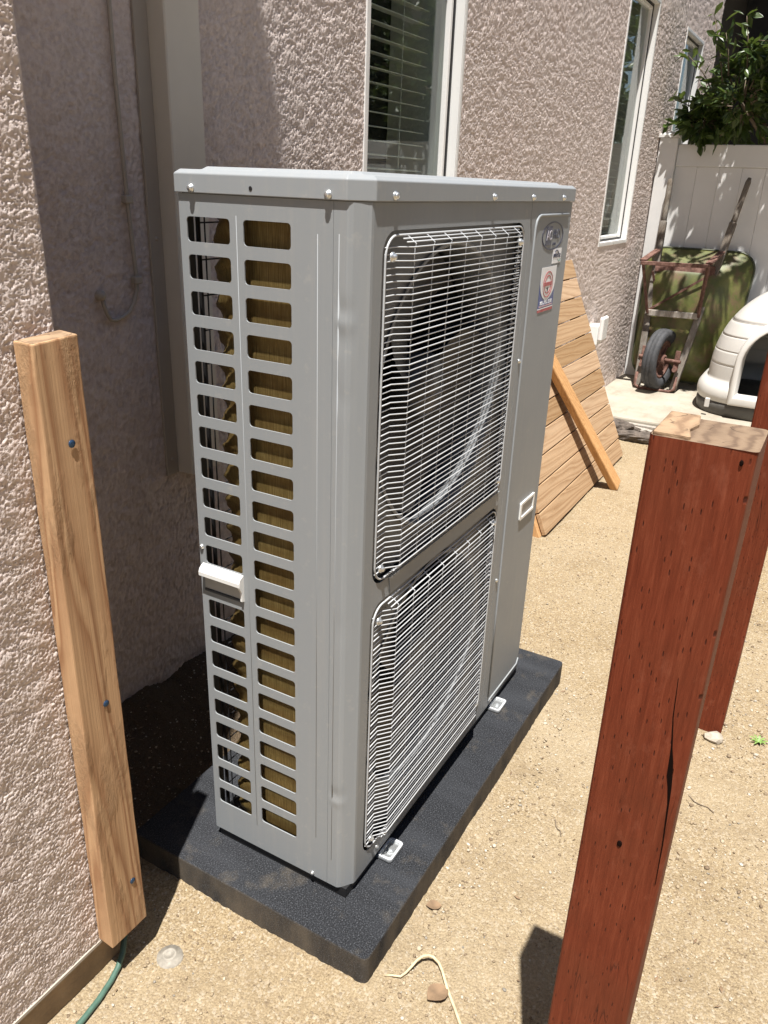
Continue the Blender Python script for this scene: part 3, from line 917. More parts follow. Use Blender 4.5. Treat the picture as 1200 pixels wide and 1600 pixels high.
# side handle: white moulded grip with a hollow underneath
hv = []
hy0, hy1 = 0.2345, 0.3295
prof = [(0.0, 0.742), (-0.010, 0.736), (-0.0135, 0.729), (-0.0135, 0.7215), (-0.0115, 0.7215), (-0.0115, 0.728), (-0.009, 0.7325), (0.0, 0.7370)]
V = []; F = []
for y in (hy0, hy1):
    V += [(a, y, b) for a, b in prof]
n = len(prof)
F = [(i, (i+1) % n, n+(i+1) % n, n+i) for i in range(n)] + [tuple(range(n)), tuple(range(2*n-1, n-1, -1))]
mb = MB().add(V, F)
mb.add([(0.0, hy0-.0005, 0.742), (-0.010, hy0-.0005, 0.736), (-0.0135, hy0-.0005, 0.7215), (-0.006, hy0-.0005, 0.708), (-0.006, hy0-.0005, 0.690), (0, hy0-.0005, 0.688),
        (0.0, hy0+.004, 0.742), (-0.010, hy0+.004, 0.736), (-0.0135, hy0+.004, 0.7215), (-0.006, hy0+.004, 0.708), (-0.006, hy0+.004, 0.690), (0, hy0+.004, 0.688)],
       [(0,1,2,3,4,5), (11,10,9,8,7,6)] + [(i, (i+1) % 6, 6+(i+1) % 6, 6+i) for i in range(6)])
hd = mb.build('side_handle', M['whiteplastic']); U(hd)
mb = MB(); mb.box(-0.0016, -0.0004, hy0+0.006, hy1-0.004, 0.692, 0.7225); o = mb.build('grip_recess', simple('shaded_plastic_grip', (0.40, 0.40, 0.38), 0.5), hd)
mb = MB(); mb.box(-0.0035, -0.0004, hy0+0.002, hy1-0.004, 0.6865, 0.691); mb.build('lower_lip', M['darkgrey'], hd)
# recessed handle on the service panel
rh = plate('recess_handle', [rrect(0.803, 0.904, 0.6195, 0.668, 0.004, 3), rrect(0.812, 0.897, 0.627, 0.661, 0.003, 3)], 0.004, lambda u, v, w_: (u, -0.0022+w_, v), M['whiteplastic']); U(rh)
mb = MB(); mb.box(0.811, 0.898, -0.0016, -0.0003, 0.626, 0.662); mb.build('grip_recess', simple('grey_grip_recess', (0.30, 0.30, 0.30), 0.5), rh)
# base pan and feet
mb = MB(); mb.box(0.006, W_-0.006, 0.006, D_-0.006, 0.0772, 0.0995); U(mb.build('base_pan', M['black']))
for fx in (0.127, 0.731):
    ft = plate('mounting_foot', [rrect(fx, fx+0.059, -0.030, 0.02, 0.008, 4)], 0.0035, lambda u, v, w_: (u, v, 0.0795+w_), M['zinc'])
    U(ft)
    rm_ = plate('foot_rim', [rrect(fx, fx+0.059, -0.030, 0.004, 0.008, 4), rrect(fx+0.006, fx+0.053, -0.0245, 0.002, 0.005, 4)], 0.004, lambda u, v, w_: (u, v, 0.0835+w_), M['wire'], ft)
    mb = MB(); mb.lathe([(0.0115, 0), (0.0115, 0.0016), (0.006, 0.0018), (0.006, 0.006), (0.0001, 0.0065)], 12, Matrix.Translation((fx+0.030, -0.012, 0.0815)))
    mb.build('bolt', M['zinc'], ft, smooth=False)
# inner chassis: dark liner so no light leaks
mb = MB(); mb.box(WS-0.012, WS-0.008, 0.004, D_-0.004, 0.101, ZT-0.002); U(mb.build('partition', M['darkgrey']))
mb = MB(); mb.box(0.050, WS-0.013, 0.020, 0.20, 0.727, 0.735); U(mb.build('fan_shelf', M['darkgrey']))
# coil: bent slab, fins outside
cp = [(0.026, 0.055)] + [(0.026, 0.055+0.197*(i+1)/6) for i in range(6)]
for k in range(1, 9):
    a = R(180-90*k/8); cp.append((0.096+0.070*math.cos(a), 0.252+0.070*math.sin(a)))
cp += [(0.096+(WS-0.02-0.096)*i/10, 0.322) for i in range(1, 11)]
def offset(path, d):
    out = []
    for i, (x, y) in enumerate(path):
        a = path[max(0, i-1)]; b = path[min(len(path)-1, i+1)]
        tx, ty = b[0]-a[0], b[1]-a[1]; L = math.hypot(tx, ty)
        out.append((x+ty/L*d, y-tx/L*d))
    return out
ci = offset(cp, 0.022)
cp_out = offset(cp, -0.02)
V = []; n = len(cp); F = []
nz = 190
for q in range(nz):                       # the fins are crumpled into a rope-like twist where the slab bends
    z = 0.115+(1.362-0.115)*q/(nz-1)
    for k, (x, y) in enumerate(cp):
        wgt = max(0.0, 1-abs(k-10.5)/5.0)
        d = wgt*(0.0065*math.sin(2*math.pi*z/0.0508 + 0.85*k) + 0.002*math.sin(z*310+k))
        dx, dy = (x-cp_out[k][0]), (y-cp_out[k][1])
        L = math.hypot(dx, dy) or 1
        V.append((x-dx/L*d, y-dy/L*d, z))
for q in range(nz-1):
    for k in range(n-1): F.append((q*n+k, q*n+k+1, (q+1)*n+k+1, (q+1)*n+k))
coil = MB().add(V, F)
V2 = []
for z in (0.115, 1.362): V2 += [(x, y, z) for x, y in ci]
coil.add(V2, [(k+1, k, n+k, n+k+1) for k in range(n-1)])
coil = coil.build('coil', M['coil'], None, smooth=True); U(coil)
# rear guard: black wires
rg = MB(); rg.box(0.034, 0.040, D_-0.006, D_-0.001, 0.102, ZT-0.002); rg = rg.build('rear_guard', M['black']); U(rg)
vw = MB().tube([(0, 0, 0.104), (0, 0, ZT-0.004)], 0.0014, 5).mesh('vertical_wire'); vw.materials.append(M['black'])
for i in range(16):
    o = bpy.data.objects.new('vertical_wire', vw); link(o, rg); o.location = (0.052+i*0.040, D_-0.004, 0)
hw_ = MB().tube([(0.036, 0, 0), (WS, 0, 0)], 0.0014, 5).mesh('horizontal_wire'); hw_.materials.append(M['black'])
for i in range(22):
    o = bpy.data.objects.new('horizontal_wire', hw_); link(o, rg); o.location = (0, D_-0.0015, 0.128+i*0.0575)

# fans and grilles
def fan(gx0, gx1, gz0, gz1):
    cx, cz = (gx0+gx1)/2, (gz0+gz1)/2
    rad = 0.262
    circ = [(cx+rad*math.cos(2*math.pi*k/64), cz+rad*math.sin(2*math.pi*k/64)) for k in range(64)]
    orf = plate('fan_shroud', [[(gx0-0.006, gz0-0.006), (gx1+0.006, gz0-0.006), (gx1+0.006, gz1+0.006), (gx0-0.006, gz1+0.006)], circ], 0.003, lambda u, v, w_: (u, 0.0225+w_, v), M['shroud'])
    U(orf)
    rot = Matrix.Translation((cx, 0, cz)) @ Matrix.Rotation(R(-90), 4, 'X')
    mb = MB(); mb.lathe([(rad+0.006, 0.018), (rad+0.001, 0.0165), (rad-0.003, 0.020), (rad-0.004, 0.030), (rad-0.004, 0.105), (rad+0.0, 0.105), (rad+0.0, 0.026)], 64, rot)
    mb.build('shroud_ring', M['ringgrey'], orf, smooth=True)
    fo = MB(); fo.lathe([(0.0001, 0.045), (0.05, 0.047), (0.062, 0.055), (0.066, 0.075), (0.066, 0.13), (0.0001, 0.13)], 32, rot)
    fan_ = U(fo.build('fan', M['fanblack'], None, smooth=True))
    for b in range(3):
        V = []; F = []
        nr, na = 9, 9
        for i in range(nr):
            r = 0.055+(0.247-0.055)*i/(nr-1)
            for j in range(na):
                sweep = R(120*b) + R(92)*(j/(na-1)-0.5) + 0.55*(i/(nr-1))**1.5
                dep = 0.062 + 0.055*(j/(na-1)) - 0.014*(i/(nr-1))
                V.append(rot @ Vector((r*math.cos(sweep), r*math.sin(sweep), dep)))
        for i in range(nr-1):
            for j in range(na-1): F.append((i*na+j, i*na+j+1, (i+1)*na+j+1, (i+1)*na+j))
        bl = MB().add(V, F).build('blade', M['fanblack'], fan_, smooth=True)
    # motor bracket
    for q in (-0.06, 0.06):
        box('motor_bracket', (cx+q-0.012, cx+q+0.012, 0.150, 0.158, gz0-0.01, gz1+0.01), M['darkgrey'], fan_)
def grille(gx0, gx1, gz0, gz1, nw):
    PR = -0.018
    rim = MB()
    pts = [(a, -0.001, b) for a, b in rrect(gx0+0.007, gx1-0.007, gz0+0.007, gz1-0.007, 0.032, 8)]
    pts.append(pts[0])
    rim.tube(pts, 0.0019, 6, cap=False)
    G = U(rim.build('fan_grille', M['wire'], None, smooth=True))
    pts = [(gx0+0.007, 0, 0), (gx0+0.040, 0, 0), (gx0+0.063, PR, 0), (gx1-0.063, PR, 0), (gx1-0.040, 0, 0), (gx1-0.007, 0, 0)]
    me = MB().tube(pts, 0.00115, 6).mesh('horizontal_wire'); me.materials.append(M['wire'])
    me.polygons.foreach_set('use_smooth', [True]*len(me.polygons))
    za, zb_ = gz0+0.025, gz1-0.0235
    for i in range(nw):
        o = bpy.data.objects.new('horizontal_wire', me); link(o, G)
        o.location = (0, 0.0005*math.sin(i*2.3), zb_-(zb_-za)*i/(nw-1))
    # two short wires on the ramp at the top and bottom
    for zq, yq in ((gz1-0.012, -0.006), (gz1-0.0165, -0.0125), (gz0+0.0125, -0.006), (gz0+0.018, -0.0125)):
        mb = MB(); mb.tube([(gx0+0.052, yq, zq), (gx1-0.052, yq, zq)], 0.00135, 6); mb.build('horizontal_wire', M['wire'], G, smooth=True)
    vp = [(0, 0.002, gz1-0.008), (0, -0.004, gz1-0.009), (0, PR+0.0005, gz1-0.019), (0, PR+0.0027, gz1-0.026), (0, PR+0.0027, gz0+0.026), (0, PR+0.0005, gz0+0.020), (0, -0.004, gz0+0.010), (0, 0.002, gz0+0.008)]
    vm = MB().tube(vp, 0.0008, 6).mesh('vertical_wire'); vm.materials.append(M['wire'])
    for i in range(8):
        o = bpy.data.objects.new('vertical_wire', vm); link(o, G)
        o.location = (gx0+0.072+i*(gx1-gx0-0.144)/7, 0, 0)
    for sx in (gx0+0.027, gx1-0.027):
        for sz in (gz1-0.037, gz0+0.030):
            mb = MB(); mb.lathe([(0.0075, 0.0), (0.0075, 0.0025), (0.005, 0.003), (0.0045, 0.007), (0.0001, 0.008)], 10, Matrix.Translation((sx, -0.001, sz)) @ Matrix.Rotation(R(90), 4, 'X'))
            mb.build('grille_screw', M['zinc'], G, smooth=True)
for q, nw in zip(GO, (55, 55)):
    fan(*q); grille(*q, nw)

# printed marks on the service panel
def sticker_map(cx, cz, y):
    return lambda u, v, w_: (cx+u, y+w_, cz+v)
el = lambda a, b, n=40: [(a*math.cos(2*math.pi*k/n), b*math.sin(2*math.pi*k/n)) for k in range(n)]
LC = (0.8245, 1.3092)
lg = plate('logo_badge', [el(0.0725, 0.0305), el(0.0680, 0.0278)], 0.0006, sticker_map(*LC, -0.0006), M['navy']); U(lg)
lgb = plate('logo_block', [[(-0.046, -0.019), (-0.008, -0.019), (-0.008, 0.0205), (-0.046, 0.0205)]], 0.0006, sticker_map(*LC, -0.0006), M['navy'], lg)
mp = sticker_map(*LC, -0.0012)
text_obj('lettering', 'AC', 0.030, lambda u, v, w_: (LC[0]-0.027+u, -0.0013+w_, LC[1]+0.001+v), simple('logo_silver', (0.42, 0.40, 0.44), 0.4), lg, squash=0.80)
text_obj('lettering', 'PRO', 0.030, lambda u, v, w_: (LC[0]+0.023+u, -0.0007+w_, LC[1]+0.002+v), M['navy'], lg, squash=0.82)
text_obj('lettering', '.com', 0.012, lambda u, v, w_: (LC[0]+0.012+u, -0.0007+w_, LC[1]-0.0165+v), M['navy'], lg, squash=1.0)
st2 = plate('inverter_sticker', [[(0.8365, 1.2485), (0.8975, 1.2485), (0.8975, 1.2810), (0.8365, 1.2810)]], 0.0005, lambda u, v, w_: (u, -0.0006+w_, v), M['paper']); U(st2)
text_obj('lettering', 'INVERTER', 0.0125, lambda u, v, w_: (0.867+u, -0.0012+w_, 1.2645+v), M['navy'], st2, squash=0.92)
arc = [(0.862+0.016*math.cos(R(a)), 1.2645+0.0125*math.sin(R(a))) for a in range(20, 171, 11)]
mb = MB(); mb.tube([(a, -0.0008, b) for a, b in arc], 0.0013, 5); mb.build('printed_arc', M['navy'], st2)
arc = [(0.884+0.008*math.cos(R(a)), 1.2580+0.006*math.sin(R(a))) for a in range(180, 361, 20)]
mb = MB(); mb.tube([(a, -0.0008, b) for a, b in arc], 0.0009, 5); mb.build('printed_arc', simple('green_ink', (0.03, 0.12, 0.09), 0.4), st2)
sx0, sx1, sz0, sz1 = 0.7720, 0.8740, 1.1445, 1.2435
st3 = plate('contractor_sticker', [[(sx0, 1.1535), (sx1, 1.1535), (sx1, 1.215), (sx0, 1.215)]], 0.0005, lambda u, v, w_: (u, -0.0006+w_, v), M['blueink']); U(st3)
shp = [(sx0, sz1), (sx0, 1.207), (sx0+0.006, 1.192), (sx0+0.020, 1.179), (sx0+0.037, 1.1715), ((sx0+sx1)/2, 1.1695), (sx1-0.037, 1.1715), (sx1-0.020, 1.179), (sx1-0.006, 1.192), (sx1, 1.207), (sx1, sz1)]
plate('shield', [shp], 0.0005, lambda u, v, w_: (u, -0.0012+w_, v), M['paper'], st3)
scx, scz = (sx0+sx1)/2, 1.2045
plate('emblem_ring', [[(scx+a, scz+b) for a, b in el(0.033, 0.0290)], [(scx+a, scz+b) for a, b in el(0.0305, 0.0268)]], 0.0005, lambda u, v, w_: (u, -0.0018+w_, v), M['redink'], st3)
plate('emblem_ring', [[(scx+a, scz+b) for a, b in el(0.0235, 0.0205)], [(scx+a, scz+b) for a, b in el(0.0210, 0.0182)]], 0.0005, lambda u, v, w_: (u, -0.0018+w_, v), M['redink'], st3)
mb = MB(); mb.box(scx-0.026, scx+0.026, -0.0022, -0.0016, scz-0.003, scz+0.005); mb.build('emblem_band', M['redink'], st3)
mb = MB(); mb.add([(scx-0.010, -0.0021, scz-0.008), (scx+0.004, -0.0021, scz-0.006), (scx+0.002, -0.0021, scz-0.018), (scx-0.003, -0.0021, scz-0.012)], [(0, 1, 2, 3)]); mb.build('emblem_mark', M['black'], st3)
text_obj('lettering', '801.795.3338', 0.0115, lambda u, v, w_: (scx+u, -0.0012+w_, 1.1645+v), M['paper'], st3, squash=1.30)
mb = MB(); mb.box(sx0+0.006, sx1-0.006, -0.0013, -0.0009, 1.1558, 1.1590); mb.build('small_print', simple('pink_print', (0.55, 0.38, 0.42), 0.5), st3)
mb = MB(); mb.box(sx0, sx1, -0.0010, -0.0004, 1.1510, 1.1535); mb.build('white_line', M['paper'], st3)
mb = MB(); mb.box(sx0, sx1, -0.0009, -0.0003, sz0, 1.1510); mb.build('red_strip', M['redink'], st3)

# ------------------------------------------------------------------ stud screwed to the near wall
stud_c = [(-0.3225, 0.3025, 0.002), (-0.2385, 0.3025, 0.000), (-0.2385, 0.3405, -0.0), (-0.3225, 0.3405, 0.002)]
stud = empty('wood_stud', 'raw fir stud screwed upright to the stucco corner, cut end up', 'stud', loc=(-0.28, 0.32, 0.10))
za = 0.100; zb = 1.199
V = [(-0.3235, 0.3025, za-0.008), (-0.2395, 0.3025, za-0.010), (-0.2395, 0.3385, za-0.004), (-0.3235, 0.3385, za-0.004),
     (-0.3210, 0.3025, zb-0.004), (-0.2460, 0.3025, zb+0.001), (-0.2460, 0.3385, zb+0.003), (-0.3210, 0.3385, zb-0.002)]
V = [Vector(v) for v in V]
ns = 26
mb = MB(); VV = []
for i in range(ns+1):
    t = i/ns
    for k in range(4):
        p = V[k].lerp(V[k+4], t)
        if k == 0 and t > 0.58: p.x += 0.004*(t-0.58)/0.42*(1+0.3*math.sin(i*3)); p.y += 0.0035*(t-0.58)/0.42
        p.x += 0.0005*math.sin(i*1.7+k); VV.append(p)
F = []
MI = []
for i in range(ns):
    for k in range(4): F.append((i*4+k, i*4+(k+1) % 4, (i+1)*4+(k+1) % 4, (i+1)*4+k))
mb.add(VV, F, 0); mb.add(VV[-4:], [(0, 1, 2, 3)], 1); mb.add(VV[:4], [(3, 2, 1, 0)], 1)
bm_ = mb.build('board', [M['fir'], M['cut']], None)
bm = bmesh.new(); bm.from_mesh(bm_.data); bmesh.ops.remove_doubles(bm, verts=bm.verts, dist=1e-5); bmesh.ops.recalc_face_normals(bm, faces=bm.faces)
bmesh.ops.bevel(bm, geom=[e for e in bm.edges if len(e.link_faces) == 2 and e.calc_face_angle(0) > 0.6], offset=0.0022, segments=2, affect='EDGES', profile=0.6)
bm.to_mesh(bm_.data); bm.free()
child_fix(bm_, stud)
SMB = screw_mesh(0.0048, 0.0016)
for x, z in ((-0.2775, 1.051), (-0.2735, 0.606), (-0.2630, 0.205)):
    o = put('screw', SMB, M['screwblue'], (x, 0.3018, z), (0, -1, 0), None); child_fix(o, stud)

# ------------------------------------------------------------------ red posts
def red_post(x0, x1, y0, y1, ztop, label, split=True):
    t = empty('fence_post', label, 'post', 'red timber fence posts', loc=((x0+x1)/2, (y0+y1)/2, 0))
    mb = MB(); ns = 40; V = []; poly = rrect(x0, x1, y0, y1, 0.006, 3); n = len(poly)
    rr = random.Random(int(x0*1000))
    for i in range(ns+1):
        z = -0.05+(ztop+0.05)*i/ns
        for (a, b) in poly: V.append((a+0.0008*math.sin(z*9+b*40), b+0.0008*math.sin(z*7+a*30), z))
    F = [(i*n+k, i*n+(k+1) % n, (i+1)*n+(k+1) % n, (i+1)*n+k) for i in range(ns) for k in range(n)]
    mb.add(V, F, 0)
    mb.add([(a, b, ztop) for a, b in poly], [tuple(range(n))], 1)
    o = mb.build('timber', [M['red'], M['cutdark']], None); child_fix(o, t)
    if split:
        ck = [(-0.5333, 0.939, 0.0003), (-0.5363, 0.891, 0.0006), (-0.5415, 0.852, 0.0010), (-0.5440, 0.834, 0.0024), (-0.5457, 0.814, 0.0032), (-0.5480, 0.800, 0.0022), (-0.5505, 0.777, 0.0010), (-0.5540, 0.720, 0.0006), (-0.5560, 0.660, 0.0002)]
        V = []; F = []
        for (yy, zz_, hw_c) in ck:
            V += [(x0-0.0009, yy-hw_c, zz_), (x0-0.0009, yy+hw_c, zz_+0.002), (x0+0.004, yy+hw_c, zz_+0.002), (x0+0.004, yy-hw_c, zz_)]
        for i in range(len(ck)-1):
            for k in range(4): F.append((i*4+k, i*4+(k+1) % 4, i*4+4+(k+1) % 4, i*4+4+k))
        o = MB().add(V, F).build('drying_crack', M['crackink']); child_fix(o, t)
        for (yy, zz_, ra) in ((-0.5084, 0.698, 0.0038), (-0.5472, 1.180, 0.0024)):
            mb = MB(); mb.lathe([(0.0001, 0.0011), (ra*0.7, 0.0010), (ra, 0.0)], 9, Matrix.Translation((x0-0.0004, yy, zz_)) @ Matrix.Rotation(R(-90), 4, 'Y') @ Matrix.Diagonal((1.3, 0.8, 1, 1)))
            o = mb.build('knot', M['crackink']); child_fix(o, t)
        ym = y1-(y1-y0)*0.36
        mb = MB(); mb.prism([(x0+0.002, y1-0.002), (x0+0.002, ym-0.002), (x0+0.03, ym+0.004), (x0+0.055, ym-0.001), (x1-0.002, ym+0.003), (x1-0.002, y1-0.002)], ztop-0.004, ztop+0.0045)
        o = mb.build('raised_end_grain', M['cut'], None, bevel=0.0012); child_fix(o, t)
    return t
red_post(-0.222, -0.132, -0.560, -0.4625, 1.192, 'thick red-stained post with cracked bare top, nearest the camera')
red_post(1.080, 1.170, -0.569, -0.4690, 1.20, 'red-stained post farther back, partly hidden behind the nearest post', False)

# ------------------------------------------------------------------ cedar panel leaning on the wall
pnl = empty('gate_panel', 'cedar board panel leaning against the stucco wall behind the unit', 'panel', loc=(2.78, 0.31, 0))
pb0 = Vector((2.78, 0.315, 0.004)); ptop = Vector((2.86, 0.775, 1.045))
upv = (ptop-Vector((2.86, 0.315, 0.004))); LEN = upv.length; upv.normalize()
outv = Vector((0, -upv.z, upv.y)).normalized()
NB = 11
for i in range(NB):
    a = LEN*i/NB+0.003; b = LEN*(i+1)/NB-0.003
    dx0 = rng.uniform(-0.012, 0.012)*0 ; dx1 = rng.uniform(-0.008, 0.008)
    xl, xr = 2.098+dx0, 3.445+dx1+0.006*i
    mb = MB(); V = []
    lift = rng.uniform(-0.0015, 0.0015)
    for nd in (lift, lift+0.019):
        for xx, tt in ((xl, a), (xr, a), (xr, b), (xl, b)):
            p = Vector((xx, 0.315, 0.004)) + upv*tt + outv*(nd); V.append(p)
    mb.add(V, BOXF); o = mb.build('board', M['cedar'], None, bevel=0.0018); child_fix(o, pnl)
    o.data.materials[0] = M['cedar']
for xx in (2.112, 2.78, 3.40):
    a = Vector((xx, 0.315, 0.004)) + outv*(-0.022); o = beam('batten', a+upv*0.0, a+upv*(LEN-0.02), 0.075, 0.036, M['brace'], None, outdir=outv, bevel=0.002); child_fix(o, pnl)
# lumber leaning over the panel
pt = Vector((2.62, 0.315, 0.004)) + upv*0.80 + outv*0.040
dirn = (pt-Vector((2.905, 0.200, 0.012))).normalized()
br = beam('lumber', Vector((2.905, 0.200, 0.010)), pt+dirn*0.28, 0.085, 0.038, M['brace'], None, outdir=(0, -1, 0.3), bevel=0.006, seg=2)
tag(br, 'loose orange lumber length propped slantwise against the cedar board panel', 'lumber')

# ------------------------------------------------------------------ bark chunks by the slab
def blob_chunk(name, loc, size, rot, mat, seed, label, cat, group=None, sub=2, rough=0.35):
    bm = bmesh.new(); bmesh.ops.create_icosphere(bm, subdivisions=sub, radius=1)
    q = random.Random(seed)
    ph = [q.uniform(0, 6) for _ in range(6)]
    for v in bm.verts:
        c = v.co
        d = 1+rough*(math.sin(c.x*3+ph[0])*math.sin(c.y*4+ph[1])*0.6+0.5*math.sin(c.z*7+c.x*5+ph[2])*math.sin(c.y*8+ph[3])) + q.uniform(-0.08, 0.08)*rough*2
        v.co = Vector((c.x*size[0]*d, c.y*size[1]*d, c.z*size[2]*d))
    me = bpy.data.meshes.new(name); bm.to_mesh(me); bm.free(); me.materials.append(mat)
    o = link(bpy.data.objects.new(name, me)); o.location = loc; o.rotation_euler = rot
    tag(o, label, cat, group)
    return o
blob_chunk('bark_chunk', (3.86, 0.455, 0.050), (0.15, 0.050, 0.045), (0.1, 0.1, 1.25), M['bark'], 3, 'blackish bark chunk lying against the cedar panel edge', 'bark', 'bark pieces by the slab', 3)
blob_chunk('bark_chunk', (3.80, 0.30, 0.032), (0.16, 0.045, 0.034), (0, 0.05, 1.7), M['bark'], 5, 'long dark bark strip just beyond the nearest post top', 'bark', 'bark pieces by the slab', 3)
blob_chunk('wood_splinter', (3.93, 0.36, 0.035), (0.13, 0.03, 0.022), (0, 0, 1.5), M['greywood'], 8, 'pale splintered wood strip between the dark bark and the slab', 'wood', None, 3)

# ------------------------------------------------------------------ vinyl fence at the far end
fx = 5.40
fence = empty('vinyl_fence', 'cream vinyl privacy fence behind the wheelbarrow, dappled with leaf shade', 'fence', loc=(fx, -1, 0))
def fpost(yc):
    mb = MB(); mb.box(fx-0.02, fx+0.107, yc-0.0635, yc+0.0635, 0, 1.775); o = mb.build('post', M['fencevinyl'], None, bevel=0.004); child_fix(o, fence)
    mb = MB(); V = [(fx-0.028, yc-0.072, 1.7755), (fx+0.115, yc-0.072, 1.7755), (fx+0.115, yc+0.072, 1.7755), (fx-0.028, yc+0.072, 1.7755), (fx-0.028, yc-0.072, 1.795), (fx+0.115, yc-0.072, 1.795), (fx+0.115, yc+0.072, 1.795), (fx-0.028, yc+0.072, 1.795), (fx+0.043, yc, 1.822)]
    mb.add(V, [(0, 1, 5, 4), (1, 2, 6, 5), (2, 3, 7, 6), (3, 0, 4, 7), (4, 5, 8), (5, 6, 8), (6, 7, 8), (7, 4, 8), (3, 2, 1, 0)]); c = mb.build('post_cap', M['fencevinyl'], None); child_fix(c, fence)
for yc in (0.725, -1.675, -4.075): fpost(yc)
for ya, yb in ((-1.61, 0.66), (-4.01, -1.74)):
    mb = MB(); mb.box(fx+0.012, fx+0.058, ya, yb, 1.590, 1.735); o = mb.build('top_rail', M['fencevinyl'], None, bevel=0.004); child_fix(o, fence)
    mb = MB(); mb.box(fx+0.012, fx+0.058, ya, yb, 0.075, 0.20); o = mb.build('bottom_rail', M['fencevinyl'], None, bevel=0.004); child_fix(o, fence)
    nb = 15; wd = (yb-ya)/nb
    first = None
    bmesh_ = None
    for i in range(nb):
        if first is None:
            mb = MB(); mb.box(fx+0.024, fx+0.046, -wd/2+0.0004, wd/2-0.0004, 0.201, 1.589)
            first = mb.build('board', M['fencevinyl'], None, bevel=0.0025); o = first
        else:
            o = first.copy(); C.objects.link(o)
        o.location = (0, ya+wd*(i+0.5), 0); child_fix(o, fence)

# ------------------------------------------------------------------ wheelbarrow stood on its nose
wb = empty('wheelbarrow', 'rusty olive wheelbarrow stood on its nose against the vinyl fence', 'wheelbarrow', loc=(4.98, 0.46, 0.07))
HL0, HL1 = Vector((4.965, 0.590, 0.085)), Vector((5.345, 0.665, 1.505))
HR0, HR1 = Vector((4.965, 0.335, 0.085)), Vector((5.345, 0.140, 1.525))
nrm = Vector((-0.965, 0, 0.26)).normalized()
for a, b in ((HL0, HL1), (HR0, HR1)):
    c1 = a.lerp(b, 0.80)
    o = beam('handle', a, c1, 0.046, 0.050, M['oldhandle'], None, outdir=nrm, bevel=0.005, seg=2); child_fix(o, wb)
    mb = MB(); mb.tube([c1-(b-a).normalized()*0.02, c1.lerp(b, 0.2), c1.lerp(b, 0.5), c1.lerp(b, 0.9), b], [0.021, 0.019, 0.018, 0.019, 0.012], 10); g2 = mb.build('hand_grip', M['oldhandle'], None, smooth=True); child_fix(g2, wb)
# tray: loft from rim to flat bottom
def ring_pts(cy, cz, hy, hz, r, lean0, xoff, taper, n=6):
    P_ = []
    for (a, b) in rrect(-hy, hy, -hz, hz, r, n):
        tz = (b/hz+1)/2
        yy = cy + a*(1-taper*(1-tz))
        zz = cz + b
        xx = lean0 + (zz-0.1)*0.165 + xoff
        P_.append((xx, yy, zz))
    return P_
rr_ = [ring_pts(0.365, 0.575, 0.372, 0.455, 0.13, 5.205, 0.015, 0.12), ring_pts(0.365, 0.575, 0.382, 0.465, 0.135, 5.205, 0.0, 0.12), ring_pts(0.365, 0.575, 0.372, 0.455, 0.13, 5.205, -0.014, 0.12),
       ring_pts(0.375, 0.575, 0.345, 0.425, 0.13, 5.205, -0.05, 0.15), ring_pts(0.405, 0.60, 0.235, 0.31, 0.10, 5.205, -0.185, 0.2), ring_pts(0.415, 0.61, 0.20, 0.27, 0.08, 5.205, -0.205, 0.2)]
V = [p for r_ in rr_ for p in r_]; n = len(rr_[0]); F = []
for i in range(len(rr_)-1):
    for k in range(n): F.append((i*n+k, i*n+(k+1) % n, (i+1)*n+(k+1) % n, (i+1)*n+k))
F.append(tuple(range((len(rr_)-1)*n, len(rr_)*n)))
tr = MB().add(V, F).build('tray', M['tray'], None, smooth=True); child_fix(tr, wb)
rimp = [Vector(p) for p in rr_[1]]; mb = MB(); mb.tube(rimp+[rimp[0]], 0.009, 8, cap=False); o = mb.build('rim', simple('dark_tray_rim', (0.04, 0.045, 0.02), 0.5), tr, smooth=True); o.matrix_parent_inverse = Matrix.Identity(4)
# legs and braces
FL, FR = Vector((4.925, 0.678, 0.965)), Vector((4.925, 0.240, 0.975))
def on_h(a, b, t): return a.lerp(b, t)+nrm*0.03
for F_, a, b in ((FL, HL0, HL1), (FR, HR0, HR1)):
    o = beam('leg', F_, on_h(a, b, 0.355)+nrm*0.02, 0.042, 0.016, M['rust'], None, outdir=(0.3, -0.8, 0.3), bevel=0.002); child_fix(o, wb)
    o = beam('leg', F_+Vector((0, 0, 0.004)), on_h(a, b, 0.66), 0.046, 0.014, M['rust'], None, outdir=(0, 0, 1), bevel=0.002); child_fix(o, wb)
o = beam('leg_crossbar', FL+Vector((-0.012, 0.01, -0.012)), FR+Vector((-0.012, -0.01, -0.012)), 0.026, 0.020, M['rust'], None, outdir=(-1, 0, 0), bevel=0.003); child_fix(o, wb)
o = beam('wood_crossbar', on_h(HL0, HL1, 0.36)+Vector((-0.02, 0.0, 0)), on_h(HR0, HR1, 0.36)+Vector((-0.02, 0, 0)), 0.042, 0.022, M['greywood'], None, outdir=(-1, 0, 0), bevel=0.003); child_fix(o, wb)
o = beam('tray_strap', on_h(HL0, HL1, 0.575), on_h(HR0, HR1, 0.575), 0.055, 0.014, M['rust'], None, outdir=(-1, 0, 0.2), bevel=0.002); child_fix(o, wb)
o = beam('brace', on_h(HL0, HL1, 0.37), FR.lerp(on_h(HR0, HR1, 0.55), 0.8), 0.016, 0.006, M['rust'], None, outdir=(-1, 0, 0), bevel=0.001); child_fix(o, wb)
o = beam('brace', FL.lerp(on_h(HL0, HL1, 0.55), 0.85), on_h(HL0, HL1, 0.45)+Vector((0.06, -0.05, -0.08)), 0.016, 0.006, M['rust'], None, outdir=(-1, 0, 0), bevel=0.001); child_fix(o, wb)
